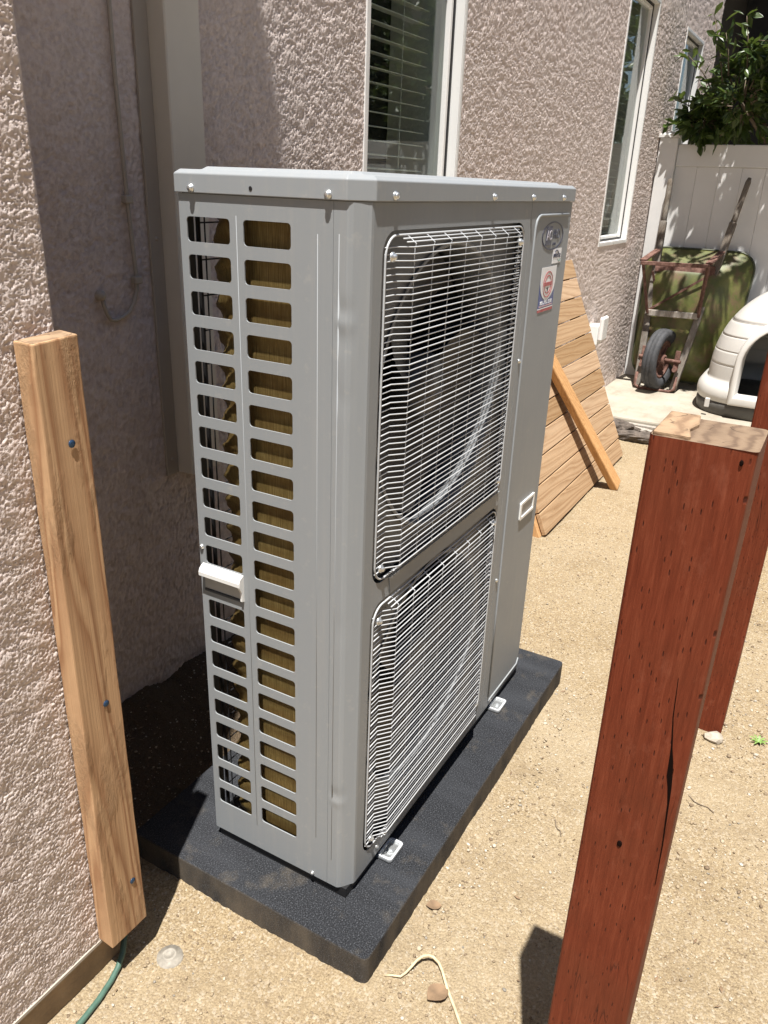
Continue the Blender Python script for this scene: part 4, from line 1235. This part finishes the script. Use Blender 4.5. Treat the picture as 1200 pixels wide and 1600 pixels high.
# nose guard
mb = MB(); mb.tube([HL0+Vector((0.0, 0.012, 0.10)), HL0+Vector((-0.02, 0.014, 0.01)), HL0+Vector((-0.03, -0.02, -0.008)), HR0+Vector((-0.03, 0.02, -0.008)), HR0+Vector((-0.02, -0.014, 0.01)), HR0+Vector((0, -0.012, 0.10))], 0.011, 8)
o = mb.build('nose_guard', M['rust'], None, smooth=True); child_fix(o, wb)
# wheel
wc = Vector((4.965, 0.460, 0.297)); ax = Vector((-math.sin(R(11)), -math.cos(R(11)), 0))
Mx = Matrix.Translation(wc) @ ax.to_track_quat('Z', 'Y').to_matrix().to_4x4()
mb = MB()
prof = [(0.135, -0.030), (0.150, -0.043), (0.180, -0.051), (0.203, -0.047), (0.212, -0.036), (0.216, -0.018), (0.2125, -0.016), (0.2125, -0.012), (0.2165, -0.010), (0.217, 0.0), (0.2165, 0.010), (0.2125, 0.012), (0.2125, 0.016), (0.216, 0.018), (0.212, 0.036), (0.203, 0.047), (0.180, 0.051), (0.150, 0.043), (0.135, 0.030), (0.135, -0.030)]
mb.lathe(prof, 40, Mx); wheel = mb.build('wheel', M['rubber'], None, smooth=True); child_fix(wheel, wb)
mb = MB(); mb.lathe([(0.136, -0.032), (0.136, 0.032), (0.118, 0.028), (0.112, 0.008), (0.040, 0.006), (0.034, 0.040), (0.018, 0.042), (0.018, -0.042), (0.034, -0.040), (0.040, -0.006), (0.112, -0.008), (0.118, -0.028), (0.136, -0.032)], 28, Mx)
o = mb.build('hub', M['rust'], wheel, smooth=True); o.matrix_parent_inverse = Matrix.Identity(4)
for k in range(4):
    a = R(45+90*k)
    p0 = Mx @ Vector((0.03*math.cos(a), 0.03*math.sin(a), 0.012)); p1 = Mx @ Vector((0.118*math.cos(a), 0.118*math.sin(a), 0.012))
    o = beam('spoke', p0, p1, 0.022, 0.006, M['rust'], wheel, outdir=ax, bevel=0.001)
mb = MB(); mb.tube([wc+ax*0.155, wc-ax*0.155], 0.013, 10); o = mb.build('axle', M['rust'], None); child_fix(o, wb)
for s_ in (1, -1):
    p = wc + ax*(0.125*s_)
    o = beam('axle_bracket', p+Vector((0.0, 0, -0.07)), p+Vector((0.02, 0, 0.075)), 0.035, 0.022, M['rust'], None, outdir=(-1, 0, 0), bevel=0.003); child_fix(o, wb)
    mb = MB(); mb.lathe([(0.017, -0.02), (0.020, 0.0), (0.017, 0.02), (0.0001, 0.02)], 8, Matrix.Translation(p+Vector((-0.02, 0, -0.055))) @ Matrix.Rotation(R(-80), 4, 'Y')); o = mb.build('axle_bolt', M['rust'], None); child_fix(o, wb)

# ------------------------------------------------------------------ dog house
dg_ = empty('dog_house', 'rounded cream plastic dog house with dark base by the fence', 'dog house', loc=(4.93, -0.39, 0.07))
DC = Vector((4.93, -0.385, 0.0))
def sup(hx, hy, z, n=72, e=3.4):
    out = []
    for k in range(n):
        a = 2*math.pi*k/n
        c, s_ = math.cos(a), math.sin(a)
        q = (abs(c)**e+abs(s_)**e)**(-1/e)
        out.append((DC.x+hx*c*q, DC.y+hy*s_*q, z))
    return out
def loft(prof, hx, hy, cut=None, e=3.4, mi=None):
    V = []; F = []; n = 72
    for s_, z in prof: V += sup(hx*s_, hy*s_, z, n, e)
    MI_ = []
    for i in range(len(prof)-1):
        for k in range(n):
            f = (i*n+k, i*n+(k+1) % n, (i+1)*n+(k+1) % n, (i+1)*n+k)
            c = sum((Vector(V[j]) for j in f), Vector())/4
            if cut and cut(c): continue
            F.append(f); MI_.append(0)
    F.append(tuple(range((len(prof)-1)*n, len(prof)*n)))
    return MB().add(V, F)
def doorcut(c):
    y = c.y-(DC.y-0.0); z = c.z
    if c.x > DC.x-0.15: return False
    if abs(y) > 0.275 or z < 0.18: return False
    return z < 0.42+math.sqrt(max(0, 1-(y/0.275)**2))*0.265
prof = [(1.0, 0.155), (1.02, 0.17), (1.03, 0.20), (1.02, 0.235), (0.99, 0.262), (0.945, 0.278), (0.925, 0.285)]
zc = 0.285; sc_ = 0.925
grooves = [0.385, 0.475, 0.565, 0.66]
zl = 0.285
def sz(z): return 0.925 - 0.20*((z-0.285)/0.36)**1.25 if z < 0.645 else None
def curve_s(z):
    t = (z-0.285)/(0.90-0.285)
    return 0.925*(max(0, 1-t**2.5))**0.55
zs_ = []
z = 0.30
while z < 0.885:
    zs_.append(z); z += 0.02 if z < 0.78 else 0.012
for z in zs_: prof.append((curve_s(z), z))
for gq in grooves:
    for dz, dd in ((-0.006, 0.0), (-0.003, -0.007), (0.003, -0.007), (0.006, 0.0)):
        prof.append((curve_s(gq+dz)+dd, gq+dz))
prof = sorted(prof[:7], key=lambda q: q[1]) + sorted(prof[7:], key=lambda q: q[1])
prof.append((0.02, 0.90))
body = loft(prof, 0.47, 0.520, doorcut).build('shell', M['dogwhite'], None, smooth=True); child_fix(body, dg_)
base = loft([(0.955, 0.070), (1.0, 0.075), (1.015, 0.13), (1.0, 0.156)], 0.47, 0.520).build('base', M['doggrey'], None, smooth=True); child_fix(base, dg_)
# doorway collar following the shell
def arch(hw, zb_, zs, rise, n=20):
    P_ = [(-hw, zb_), (-hw, zs)]
    P_ += [(-hw*math.cos(math.pi*k/n), zs+rise*math.sin(math.pi*k/n)) for k in range(1, n)]
    P_ += [(hw, zs), (hw, zb_)]
    return P_
ao = arch(0.300, 0.160, 0.42, 0.300); ai = arch(0.250, 0.215, 0.42, 0.245)
def fx_(z, k=0): return DC.x-0.47*max(0.3, (curve_s(max(z, 0.29)) if z > 0.285 else 1.0))
V = []; F = []; n = len(ao)
for (y, z) in ao: V.append((fx_(z)+0.035, DC.y+y, z))
for (y, z) in ao: V.append((fx_(z)-0.030, DC.y+y*0.97, z))
for (y, z) in ai: V.append((fx_(z)-0.030, DC.y+y*1.03, z))
for (y, z) in ai: V.append((fx_(z)+0.10, DC.y+y, z))
for i in range(3):
    for k in range(n): F.append((i*n+k, i*n+(k+1) % n, (i+1)*n+(k+1) % n, (i+1)*n+k))
col = MB().add(V, F).build('door_collar', M['dogwhite'], None, bevel=0.010, seg=2, smooth=True); child_fix(col, dg_)
for k, (yy) in enumerate((0.175,)):
    o = box('latch', (DC.x-0.49, DC.x-0.47, DC.y+0.395, DC.y+0.425, 0.125, 0.185), M['dogwhite'], None, bevel=0.004); child_fix(o, dg_)

# ------------------------------------------------------------------ dark far wall, added shading roof and near-black sheet
pt_ = empty('shaded_backdrop', 'dark wall with an added shading roof beyond the house corner above the fence', 'building', loc=(9, -1, 0))
mb = MB(); mb.box(9.2, 9.4, 0.92, 6.0, 0, 3.6); child_fix(mb.build('wall', M['farwall']), pt_)
mb = MB(); mb.box(9.0, 9.25, 0.35, 0.915, 0, 3.6); child_fix(mb.build('black_sheet', M['nearblack']), pt_)  # added near-black sheet standing in for the dark area past the corner
mb = MB(); mb.box(7.3, 10.5, 0.30, 6.0, 3.62, 3.8); child_fix(mb.build('roof', M['nearblack']), pt_)  # unseen roof added to keep the far wall in shade


# ------------------------------------------------------------------ foliage
def leaf_shape():
    pts = [(0, 0, 0), (0.22, 0.30, 0.05), (0.40, 0.62, 0.03), (0.16, 0.90, -0.05), (0, 1.0, -0.08), (-0.16, 0.90, -0.05), (-0.40, 0.62, 0.03), (-0.22, 0.30, 0.05), (0, 0.35, -0.03), (0, 0.70, -0.05)]
    pts = [(x*0.55, y, z) for x, y, z in pts]
    faces = [(0, 1, 8), (1, 2, 9, 8), (2, 3, 4, 9), (0, 8, 7), (7, 8, 9, 6), (6, 9, 4, 5)]
    return np.array(pts), faces
LP, LF = leaf_shape()
def foliage(name, centres, size, mat, parent, seed, droop=0.25):
    """centres: list of (pos, outward dir)"""
    rs = np.random.RandomState(seed)
    nv = len(LP); V = np.zeros((len(centres)*nv, 3)); F = []
    for i, (c, d) in enumerate(centres):
        d = Vector(d) + Vector(rs.randn(3))*0.55; d.z -= droop; d.normalize()
        a = Vector(rs.randn(3)); a.z += 1.6
        s_ = d.cross(a).normalized(); nn = s_.cross(d)
        sz_ = size*rs.uniform(0.6, 1.25)
        B = np.array([s_, d, nn])
        V[i*nv:(i+1)*nv] = np.array(c) + (LP*sz_) @ B
        F += [tuple(q+i*nv for q in f) for f in LF]
    me = bpy.data.meshes.new(name); me.from_pydata(V.tolist(), [], F); me.materials.append(mat)
    return link(bpy.data.objects.new(name, me), parent)

def shrub(name, label, cat, base, lobes, nshoot, per, size, mat, seed, group=None, shoots=()):
    t = empty(name, label, cat, group, loc=base)
    q = random.Random(seed); rs = np.random.RandomState(seed)
    cen = []; tw = MB(); bz = Vector(base)
    lowc = min((Vector(l[0]) for l in lobes), key=lambda v: v.z)
    mid = sum((Vector(l[0]) for l in lobes), Vector())/len(lobes)
    fork = Vector((bz.x, bz.y, max(bz.z+0.3, lowc.z-0.6)))
    tw.tube([bz, bz.lerp(fork, 0.5)+Vector((0.03, 0.02, 0)), fork], [0.05, 0.042, 0.035], 8)
    for lb_ in lobes:
        c = Vector(lb_[0]); r = lb_[1]; ns_ = lb_[2] if len(lb_) > 2 else nshoot
        tw.tube([fork, fork.lerp(c, 0.5)+Vector((q.uniform(-.1, .1), q.uniform(-.1, .1), 0)), c], [0.028, 0.018, 0.010], 6)
        for k in range(ns_):
            d = Vector((q.gauss(0, 1), q.gauss(0, 1), q.gauss(0.15, 1))).normalized()
            e = c + Vector((d.x*r[0], d.y*r[1], d.z*r[2]))*q.uniform(0.55, 1.08)
            st = c + (e-c)*0.35
            tw.tube([st, st.lerp(e, 0.5)+Vector((0, 0, 0.02)), e], [0.005, 0.0035, 0.002], 5)
            for j in range(per):
                u = q.uniform(0.25, 1.03)
                p = st.lerp(e, u) + Vector((q.gauss(0, 0.016), q.gauss(0, 0.016), q.gauss(0, 0.016)))
                cen.append((p, (e-st).normalized()))
    for (a, b) in shoots:
        a = Vector(a); b = Vector(b)
        tw.tube([a, a.lerp(b, 0.5)+Vector((0, 0, 0.03)), b], [0.006, 0.004, 0.002], 5)
        for j in range(16):
            u = 0.3+0.72*j/15
            cen.append((a.lerp(b, u)+Vector((q.gauss(0, 0.012), q.gauss(0, 0.02), q.gauss(0, 0.015))), ((b-a).normalized()+Vector((0, q.choice((-1, 1))*0.8, 0.1)))))
    o = tw.build('trunk', M['twig'], None, smooth=True); child_fix(o, t)
    o = foliage('crown', cen, size, mat, None, seed); child_fix(o, t)
    return t
lobes = [((5.33, 0.28, 1.98), (0.20, 0.28, 0.26)), ((5.32, -0.10, 2.02), (0.24, 0.34, 0.30)), ((5.28, -0.55, 2.08), (0.28, 0.36, 0.34)), ((5.55, 0.35, 2.06), (0.24, 0.26, 0.30)),
         ((5.52, 0.02, 2.28), (0.26, 0.34, 0.28)), ((5.45, -0.45, 2.42), (0.30, 0.40, 0.34)), ((5.36, -1.0, 2.15), (0.32, 0.42, 0.40)), ((5.42, 0.52, 1.88), (0.12, 0.14, 0.14)),
         ((4.92, 0.30, 2.98), (0.26, 0.34, 0.20), 11), ((4.95, -0.12, 3.05), (0.28, 0.36, 0.24), 11), ((4.98, -0.60, 3.0), (0.30, 0.40, 0.28), 11), ((5.12, 0.10, 2.80), (0.20, 0.30, 0.14), 11),
         ((4.62, 0.18, 3.08), (0.24, 0.34, 0.20), 11), ((4.40, 0.02, 3.02), (0.20, 0.30, 0.16), 11), ((4.70, -0.30, 3.15), (0.24, 0.30, 0.20), 11)]
shrub('shrub', 'dark glossy-leaved shrub overhanging the top of the vinyl fence', 'shrub', (5.85, -0.35, 0.0), lobes, 40, 14, 0.088, M['leaf'], 21,
      shoots=[((5.40, 0.42, 2.05), (5.36, 0.56, 2.52)), ((5.40, 0.45, 2.0), (5.34, 0.68, 2.28)), ((5.40, 0.5, 1.85), (5.34, 0.72, 2.02)), ((5.42, 0.30, 2.2), (5.4, 0.36, 2.50)), ((5.36, 0.1, 2.2), (5.3, 0.05, 2.55)), ((5.38, 0.55, 1.82), (5.33, 0.70, 1.88)), ((5.36, 0.40, 2.15), (5.33, 0.46, 2.40))])

# greenery and fence on the other side of the yard: seen mirrored in the window panes
yf = empty('vinyl_fence', 'cream vinyl fence across the yard, seen only mirrored in the window panes', 'fence', loc=(6, -2.9, 0))
nb = 46; wd = 0.26
first = None
for i in range(nb):
    if first is None:
        first = MB().box(-wd/2+0.001, wd/2-0.001, -2.95, -2.92, 0.05, 1.75).build('board', M['fencevinyl'], None, bevel=0.003); o = first
    else:
        o = first.copy(); C.objects.link(o)
    o.location = (1.2+wd*i, 0, 0); child_fix(o, yf)
nh = empty('sky_block_house', 'added house across the yard, mirrored as a dark shape and blocking low sky', 'house', loc=(2.5, -5.7, 0))  # unseen house opposite, made tall and long to cut sky light and darken reflections
mb = MB(); mb.box(-7, 26, -12, -5.7, 0, 5.6); child_fix(mb.build('wall', M['beige']), nh)
mb = MB(); mb.add([(-7.4, -12.4, 5.605), (26.4, -12.4, 5.605), (26.4, -5.4, 5.605), (-7.4, -5.4, 5.605), (-4, -9, 7.2), (23, -9, 7.2)], [(0, 1, 5, 4), (1, 2, 5), (2, 3, 4, 5), (3, 0, 4), (3, 2, 1, 0)]); child_fix(mb.build('roof', M['nearblack']), nh)
trees = [((8.9, -4.2, 0), 'nearer leafy tree across the yard, mirrored in the near window pane', 2.6, 31), ((11.7, -4.5, 0), 'leafy tree across the yard, mirrored low in the middle window pane', 2.5, 32), ((10.6, -1.5, 0), 'leafy tree past the far fence, mirrored in the tall narrow window pane', 2.5, 33), ((14.0, -3.2, 0), 'farthest leafy tree past the far fence, mirrored faintly in the panes', 2.6, 34)]
for (b, lab, hh, sd) in trees:
    q = random.Random(sd)
    lb = []
    for k in range(15):
        lb.append(((b[0]+q.uniform(-1.7, 1.7), b[1]+q.uniform(-0.7, 0.7), hh+q.uniform(-0.9, 1.5)), (0.65, 0.6, 0.55)))
    shrub('tree', lab, 'tree', b, lb, 28, 12, 0.24, M['leaf2'], sd, 'trees across the yard')

# ------------------------------------------------------------------ small things on the ground
def ground_path(pts, lift):
    return [(x, y, gz(x, y)+lift+dz) for x, y, dz in pts]
rp = [(-0.053, -0.120, 0.001), (-0.046, -0.135, 0.002), (-0.041, -0.149, 0.003), (-0.030, -0.154, 0.004), (-0.017, -0.159, 0.010), (0.0, -0.163, 0.014), (0.013, -0.169, 0.016), (0.022, -0.177, 0.014), (0.025, -0.186, 0.012), (0.022, -0.200, 0.008), (0.012, -0.212, 0.005), (-0.004, -0.226, 0.003), (-0.020, -0.240, 0.002), (-0.040, -0.262, 0.001), (-0.065, -0.287, 0.001)]
mb = MB(); mb.tube(ground_path(rp, 0.003), [0.0015, 0.002, 0.0024, 0.0025, 0.0026, 0.0027, 0.0028, 0.003, 0.003, 0.003, 0.003, 0.003, 0.003, 0.003, 0.003], 7)
o = mb.build('root', M['root'], None, smooth=True); tag(o, 'pale curling root on the dirt by the pad corner', 'root')
mb = MB(); hp = [(-0.262, 0.345, 0.03), (-0.283, 0.330, 0.012), (-0.305, 0.320, 0.004), (-0.33, 0.312, 0.002), (-0.37, 0.302, 0.002), (-0.409, 0.296, 0.002), (-0.47, 0.292, 0.002), (-0.6, 0.29, 0.002), (-1.0, 0.30, 0.002)]
mb.tube(ground_path(hp, 0.005), 0.0058, 8); o = mb.build('garden_hose', M['hose'], None, smooth=True); tag(o, 'thin green hose running along the wall base below the stud', 'hose')
cx, cy = -0.234, 0.257
mb = MB(); mb.lathe([(0.026, -0.004), (0.025, 0.004), (0.015, 0.006), (0.014, 0.010), (0.010, 0.011), (0.009, 0.006), (0.0001, 0.006)], 18, Matrix.Translation((cx, cy, gz(cx, cy))))
o = mb.build('irrigation_cap', simple('dusty_plastic', (0.27, 0.245, 0.205), 0.7, 0, 0.3, 80), None, smooth=True); tag(o, 'dusty round plastic cap half buried in the dirt beside the pad', 'cap')
def dry_leaf(x, y, s_, rz, label, curl=0.25):
    V = []; F = []
    n = 7
    for i in range(n):
        u = i/(n-1); wdt = math.sin(math.pi*min(1, u*1.02))**0.8*0.38+0.02
        for j, k in enumerate((-1, 0, 1)):
            V.append(((k*wdt)*s_, (u-0.5)*s_, (0.05+curl*(k*k)*wdt+0.18*(u-0.5)**2)*s_))
    for i in range(n-1):
        for j in range(2): F.append((i*3+j, i*3+j+1, (i+1)*3+j+1, (i+1)*3+j))
    o = MB().add(V, F).build('dry_leaf', M['dryleaf'], None, smooth=True)
    o.location = (x, y, gz(x, y)+0.003); o.rotation_euler = (0.1, 0.12, rz)
    tag(o, label, 'leaf', 'dry leaves on the dirt')
dry_leaf(0.140, -0.130, 0.034, 0.6, 'small brown dry leaf on the dirt beside the pad front')
dry_leaf(-0.035, -0.225, 0.050, 1.2, 'larger curled dry leaf next to the pale root')
q = random.Random(5)
stones = [(1.05, -0.555, 0.026, 'pale stone at the foot of the farther red post')]
for i, (x, y, r_, lab) in enumerate(stones):
    blob_chunk('stone', (x, y, gz(x, y)+r_*0.35), (r_, r_*0.8, r_*0.6), (0, 0, q.uniform(0, 3)), M['stone'], 40+i, lab, 'stone', None, 2, 0.18)
# twigs
tws = [(0.47, -0.30, 0.05, 0.6, 'thin brown twig on the dirt between pad and posts'), (0.32, -0.47, 0.06, 2.4, 'short bent twig behind the nearest post'), (0.75, -0.60, 0.07, 1.2, 'fine twig beside the farther red post')]
for x, y, L, a, lab in tws:
    mb = MB(); pts = [(x+L*t*math.cos(a)+0.006*math.sin(t*7), y+L*t*math.sin(a), 0.001) for t in (0, 0.25, 0.5, 0.75, 1)]
    mb.tube(ground_path(pts, 0.0022), 0.0012, 5); o = mb.build('twig', M['twig']); tag(o, lab, 'twig', 'twigs on the dirt')
# weed
wd_ = empty('weed', 'small green weed sprouting right of the farther red post', 'weed', loc=(1.10, -0.665, gz(1.1, -0.665)))
for k in range(9):
    a = k*0.7; L = 0.018+0.012*q.random()
    V = [(0.002*math.cos(a+1.57), 0.002*math.sin(a+1.57), 0.002), (-0.002*math.cos(a+1.57), -0.002*math.sin(a+1.57), 0.002), (L*0.6*math.cos(a)+0.003*math.cos(a+1.57), L*0.6*math.sin(a)+0.003*math.sin(a+1.57), 0.012), (L*0.6*math.cos(a)-0.003*math.cos(a+1.57), L*0.6*math.sin(a)-0.003*math.sin(a+1.57), 0.012), (L*math.cos(a), L*math.sin(a), 0.010)]
    MB().add(V, [(0, 1, 3, 2), (2, 3, 4)]).build('blade', M['weed'], wd_)

# gravel: uncountable grit on the dirt
rs = np.random.RandomState(12)
ico = bmesh.new(); bmesh.ops.create_icosphere(ico, subdivisions=1, radius=1)
IV = np.array([v.co[:] for v in ico.verts]); IF = np.array([[v.index for v in f.verts] for f in ico.faces]); ico.free()
def gravel(n, xr, yr, rmin, rmax, mat, seed, label):
    rs = np.random.RandomState(seed)
    x = rs.uniform(*xr, n); y = rs.uniform(*yr, n)
    dens = pn(x*3, y*3, 9)+0.6*rs.rand(n) > 0.05
    inside = (x > PAD[0]-0.004) & (x < PAD[1]+0.004) & (y > PAD[2]-0.004) & (y < PAD[3]+0.004)
    wallz = ((x < WX) & (y > WY-0.01)) | (y > BY-0.02)
    ok = dens & ~inside & ~wallz
    x, y = x[ok], y[ok]; n = len(x)
    r_ = rmin*(rmax/rmin)**(rs.rand(n)**2.2)
    z = ground_np(x, y)+0.001+r_*0.25
    sc = r_[:, None]*np.stack([rs.uniform(.8, 1.3, n), rs.uniform(.7, 1.1, n), rs.uniform(.5, .8, n)], -1)
    a = rs.uniform(0, 6.28, n); ca, sa = np.cos(a), np.sin(a)
    jit = 1+0.22*rs.randn(n, len(IV))
    L = IV[None]*jit[:, :, None]*sc[:, None, :]
    Vx = L[..., 0]*ca[:, None]-L[..., 1]*sa[:, None]; Vy = L[..., 0]*sa[:, None]+L[..., 1]*ca[:, None]
    V = np.stack([Vx+x[:, None], Vy+y[:, None], L[..., 2]+z[:, None]], -1).reshape(-1, 3)
    Fq = (IF[None]+(np.arange(n)*len(IV))[:, None, None]).reshape(-1, 3)
    me = bpy.data.meshes.new('gravel')
    me.vertices.add(len(V)); me.vertices.foreach_set('co', V.astype(np.float32).reshape(-1))
    me.loops.add(len(Fq)*3); me.loops.foreach_set('vertex_index', Fq.astype(np.int32).reshape(-1))
    me.polygons.add(len(Fq)); me.polygons.foreach_set('loop_start', (np.arange(len(Fq))*3).astype(np.int32)); me.update(calc_edges=True)
    me.materials.append(mat)
    o = link(bpy.data.objects.new('gravel', me)); tag(o, label, None, kind='stuff')
def m_grit():
    mt, n, b = new_mat('grit')
    g_ = n.nodes.new('ShaderNodeNewGeometry')
    c = ramp(n, g_.outputs['Random Per Island'], [(0, (0.15, 0.105, 0.065)), (0.4, (0.30, 0.23, 0.145)), (0.75, (0.40, 0.33, 0.235)), (0.9, (0.50, 0.45, 0.37)), (1, (0.20, 0.18, 0.15))])
    n.links.new(c, b.inputs['Base Color']); b.inputs['Roughness'].default_value = 0.9
    return mt
M['grit'] = m_grit()
gravel(26000, (-0.62, 2.4), (-0.75, 0.8), 0.0008, 0.0036, M['grit'], 12, 'fine tan grit scattered over the sandy dirt')
gravel(500, (-0.25, 1.2), (-0.19, -0.10), 0.0015, 0.006, M['grit'], 15, 'crumbs of soil lying along the front edge of the pad')
gravel(650, (0.4, 2.0), (-0.8, -0.5), 0.0018, 0.007, M['grit'], 14, 'coarser gravel around the foot of the farther red post')

# leaf litter and bark crumbs, too small to count
rs = np.random.RandomState(77)
V = []; F = []
spots = [(-0.60, 1.9, -0.75, 0.33, 170), (-0.2, 1.2, 0.50, 0.78, 160), (1.9, 4.0, -0.7, 0.6, 90)]
for xa_, xb_, ya_, yb_, nn in spots:
    for k in range(nn):
        x = rs.uniform(xa_, xb_); y = rs.uniform(ya_, yb_)
        if PAD[0]-0.01 < x < PAD[1]+0.01 and PAD[2]-0.01 < y < PAD[3]+0.01: continue
        if x < WX and y > WY-0.02: continue
        L = rs.uniform(0.003, 0.010); wd2 = L*rs.uniform(0.12, 0.45); a = rs.uniform(0, 6.28); z = gz(x, y)+0.0035
        ca, sa = math.cos(a), math.sin(a)
        b0 = len(V)
        for (u, v_, q_) in ((-L, 0, 0.0), (0, -wd2, 0.001), (L, 0, 0.002*rs.rand()), (0, wd2, 0.0012), (0, 0, 0.003)):
            V.append((x+u*ca-v_*sa, y+u*sa+v_*ca, z+q_))
        F += [(b0, b0+1, b0+4), (b0+1, b0+2, b0+4), (b0+2, b0+3, b0+4), (b0+3, b0, b0+4)]
o = MB().add(V, F).build('leaf_litter', M['dryleaf'], None); tag(o, 'brown flakes of leaf litter strewn over the dirt', None, kind='stuff')
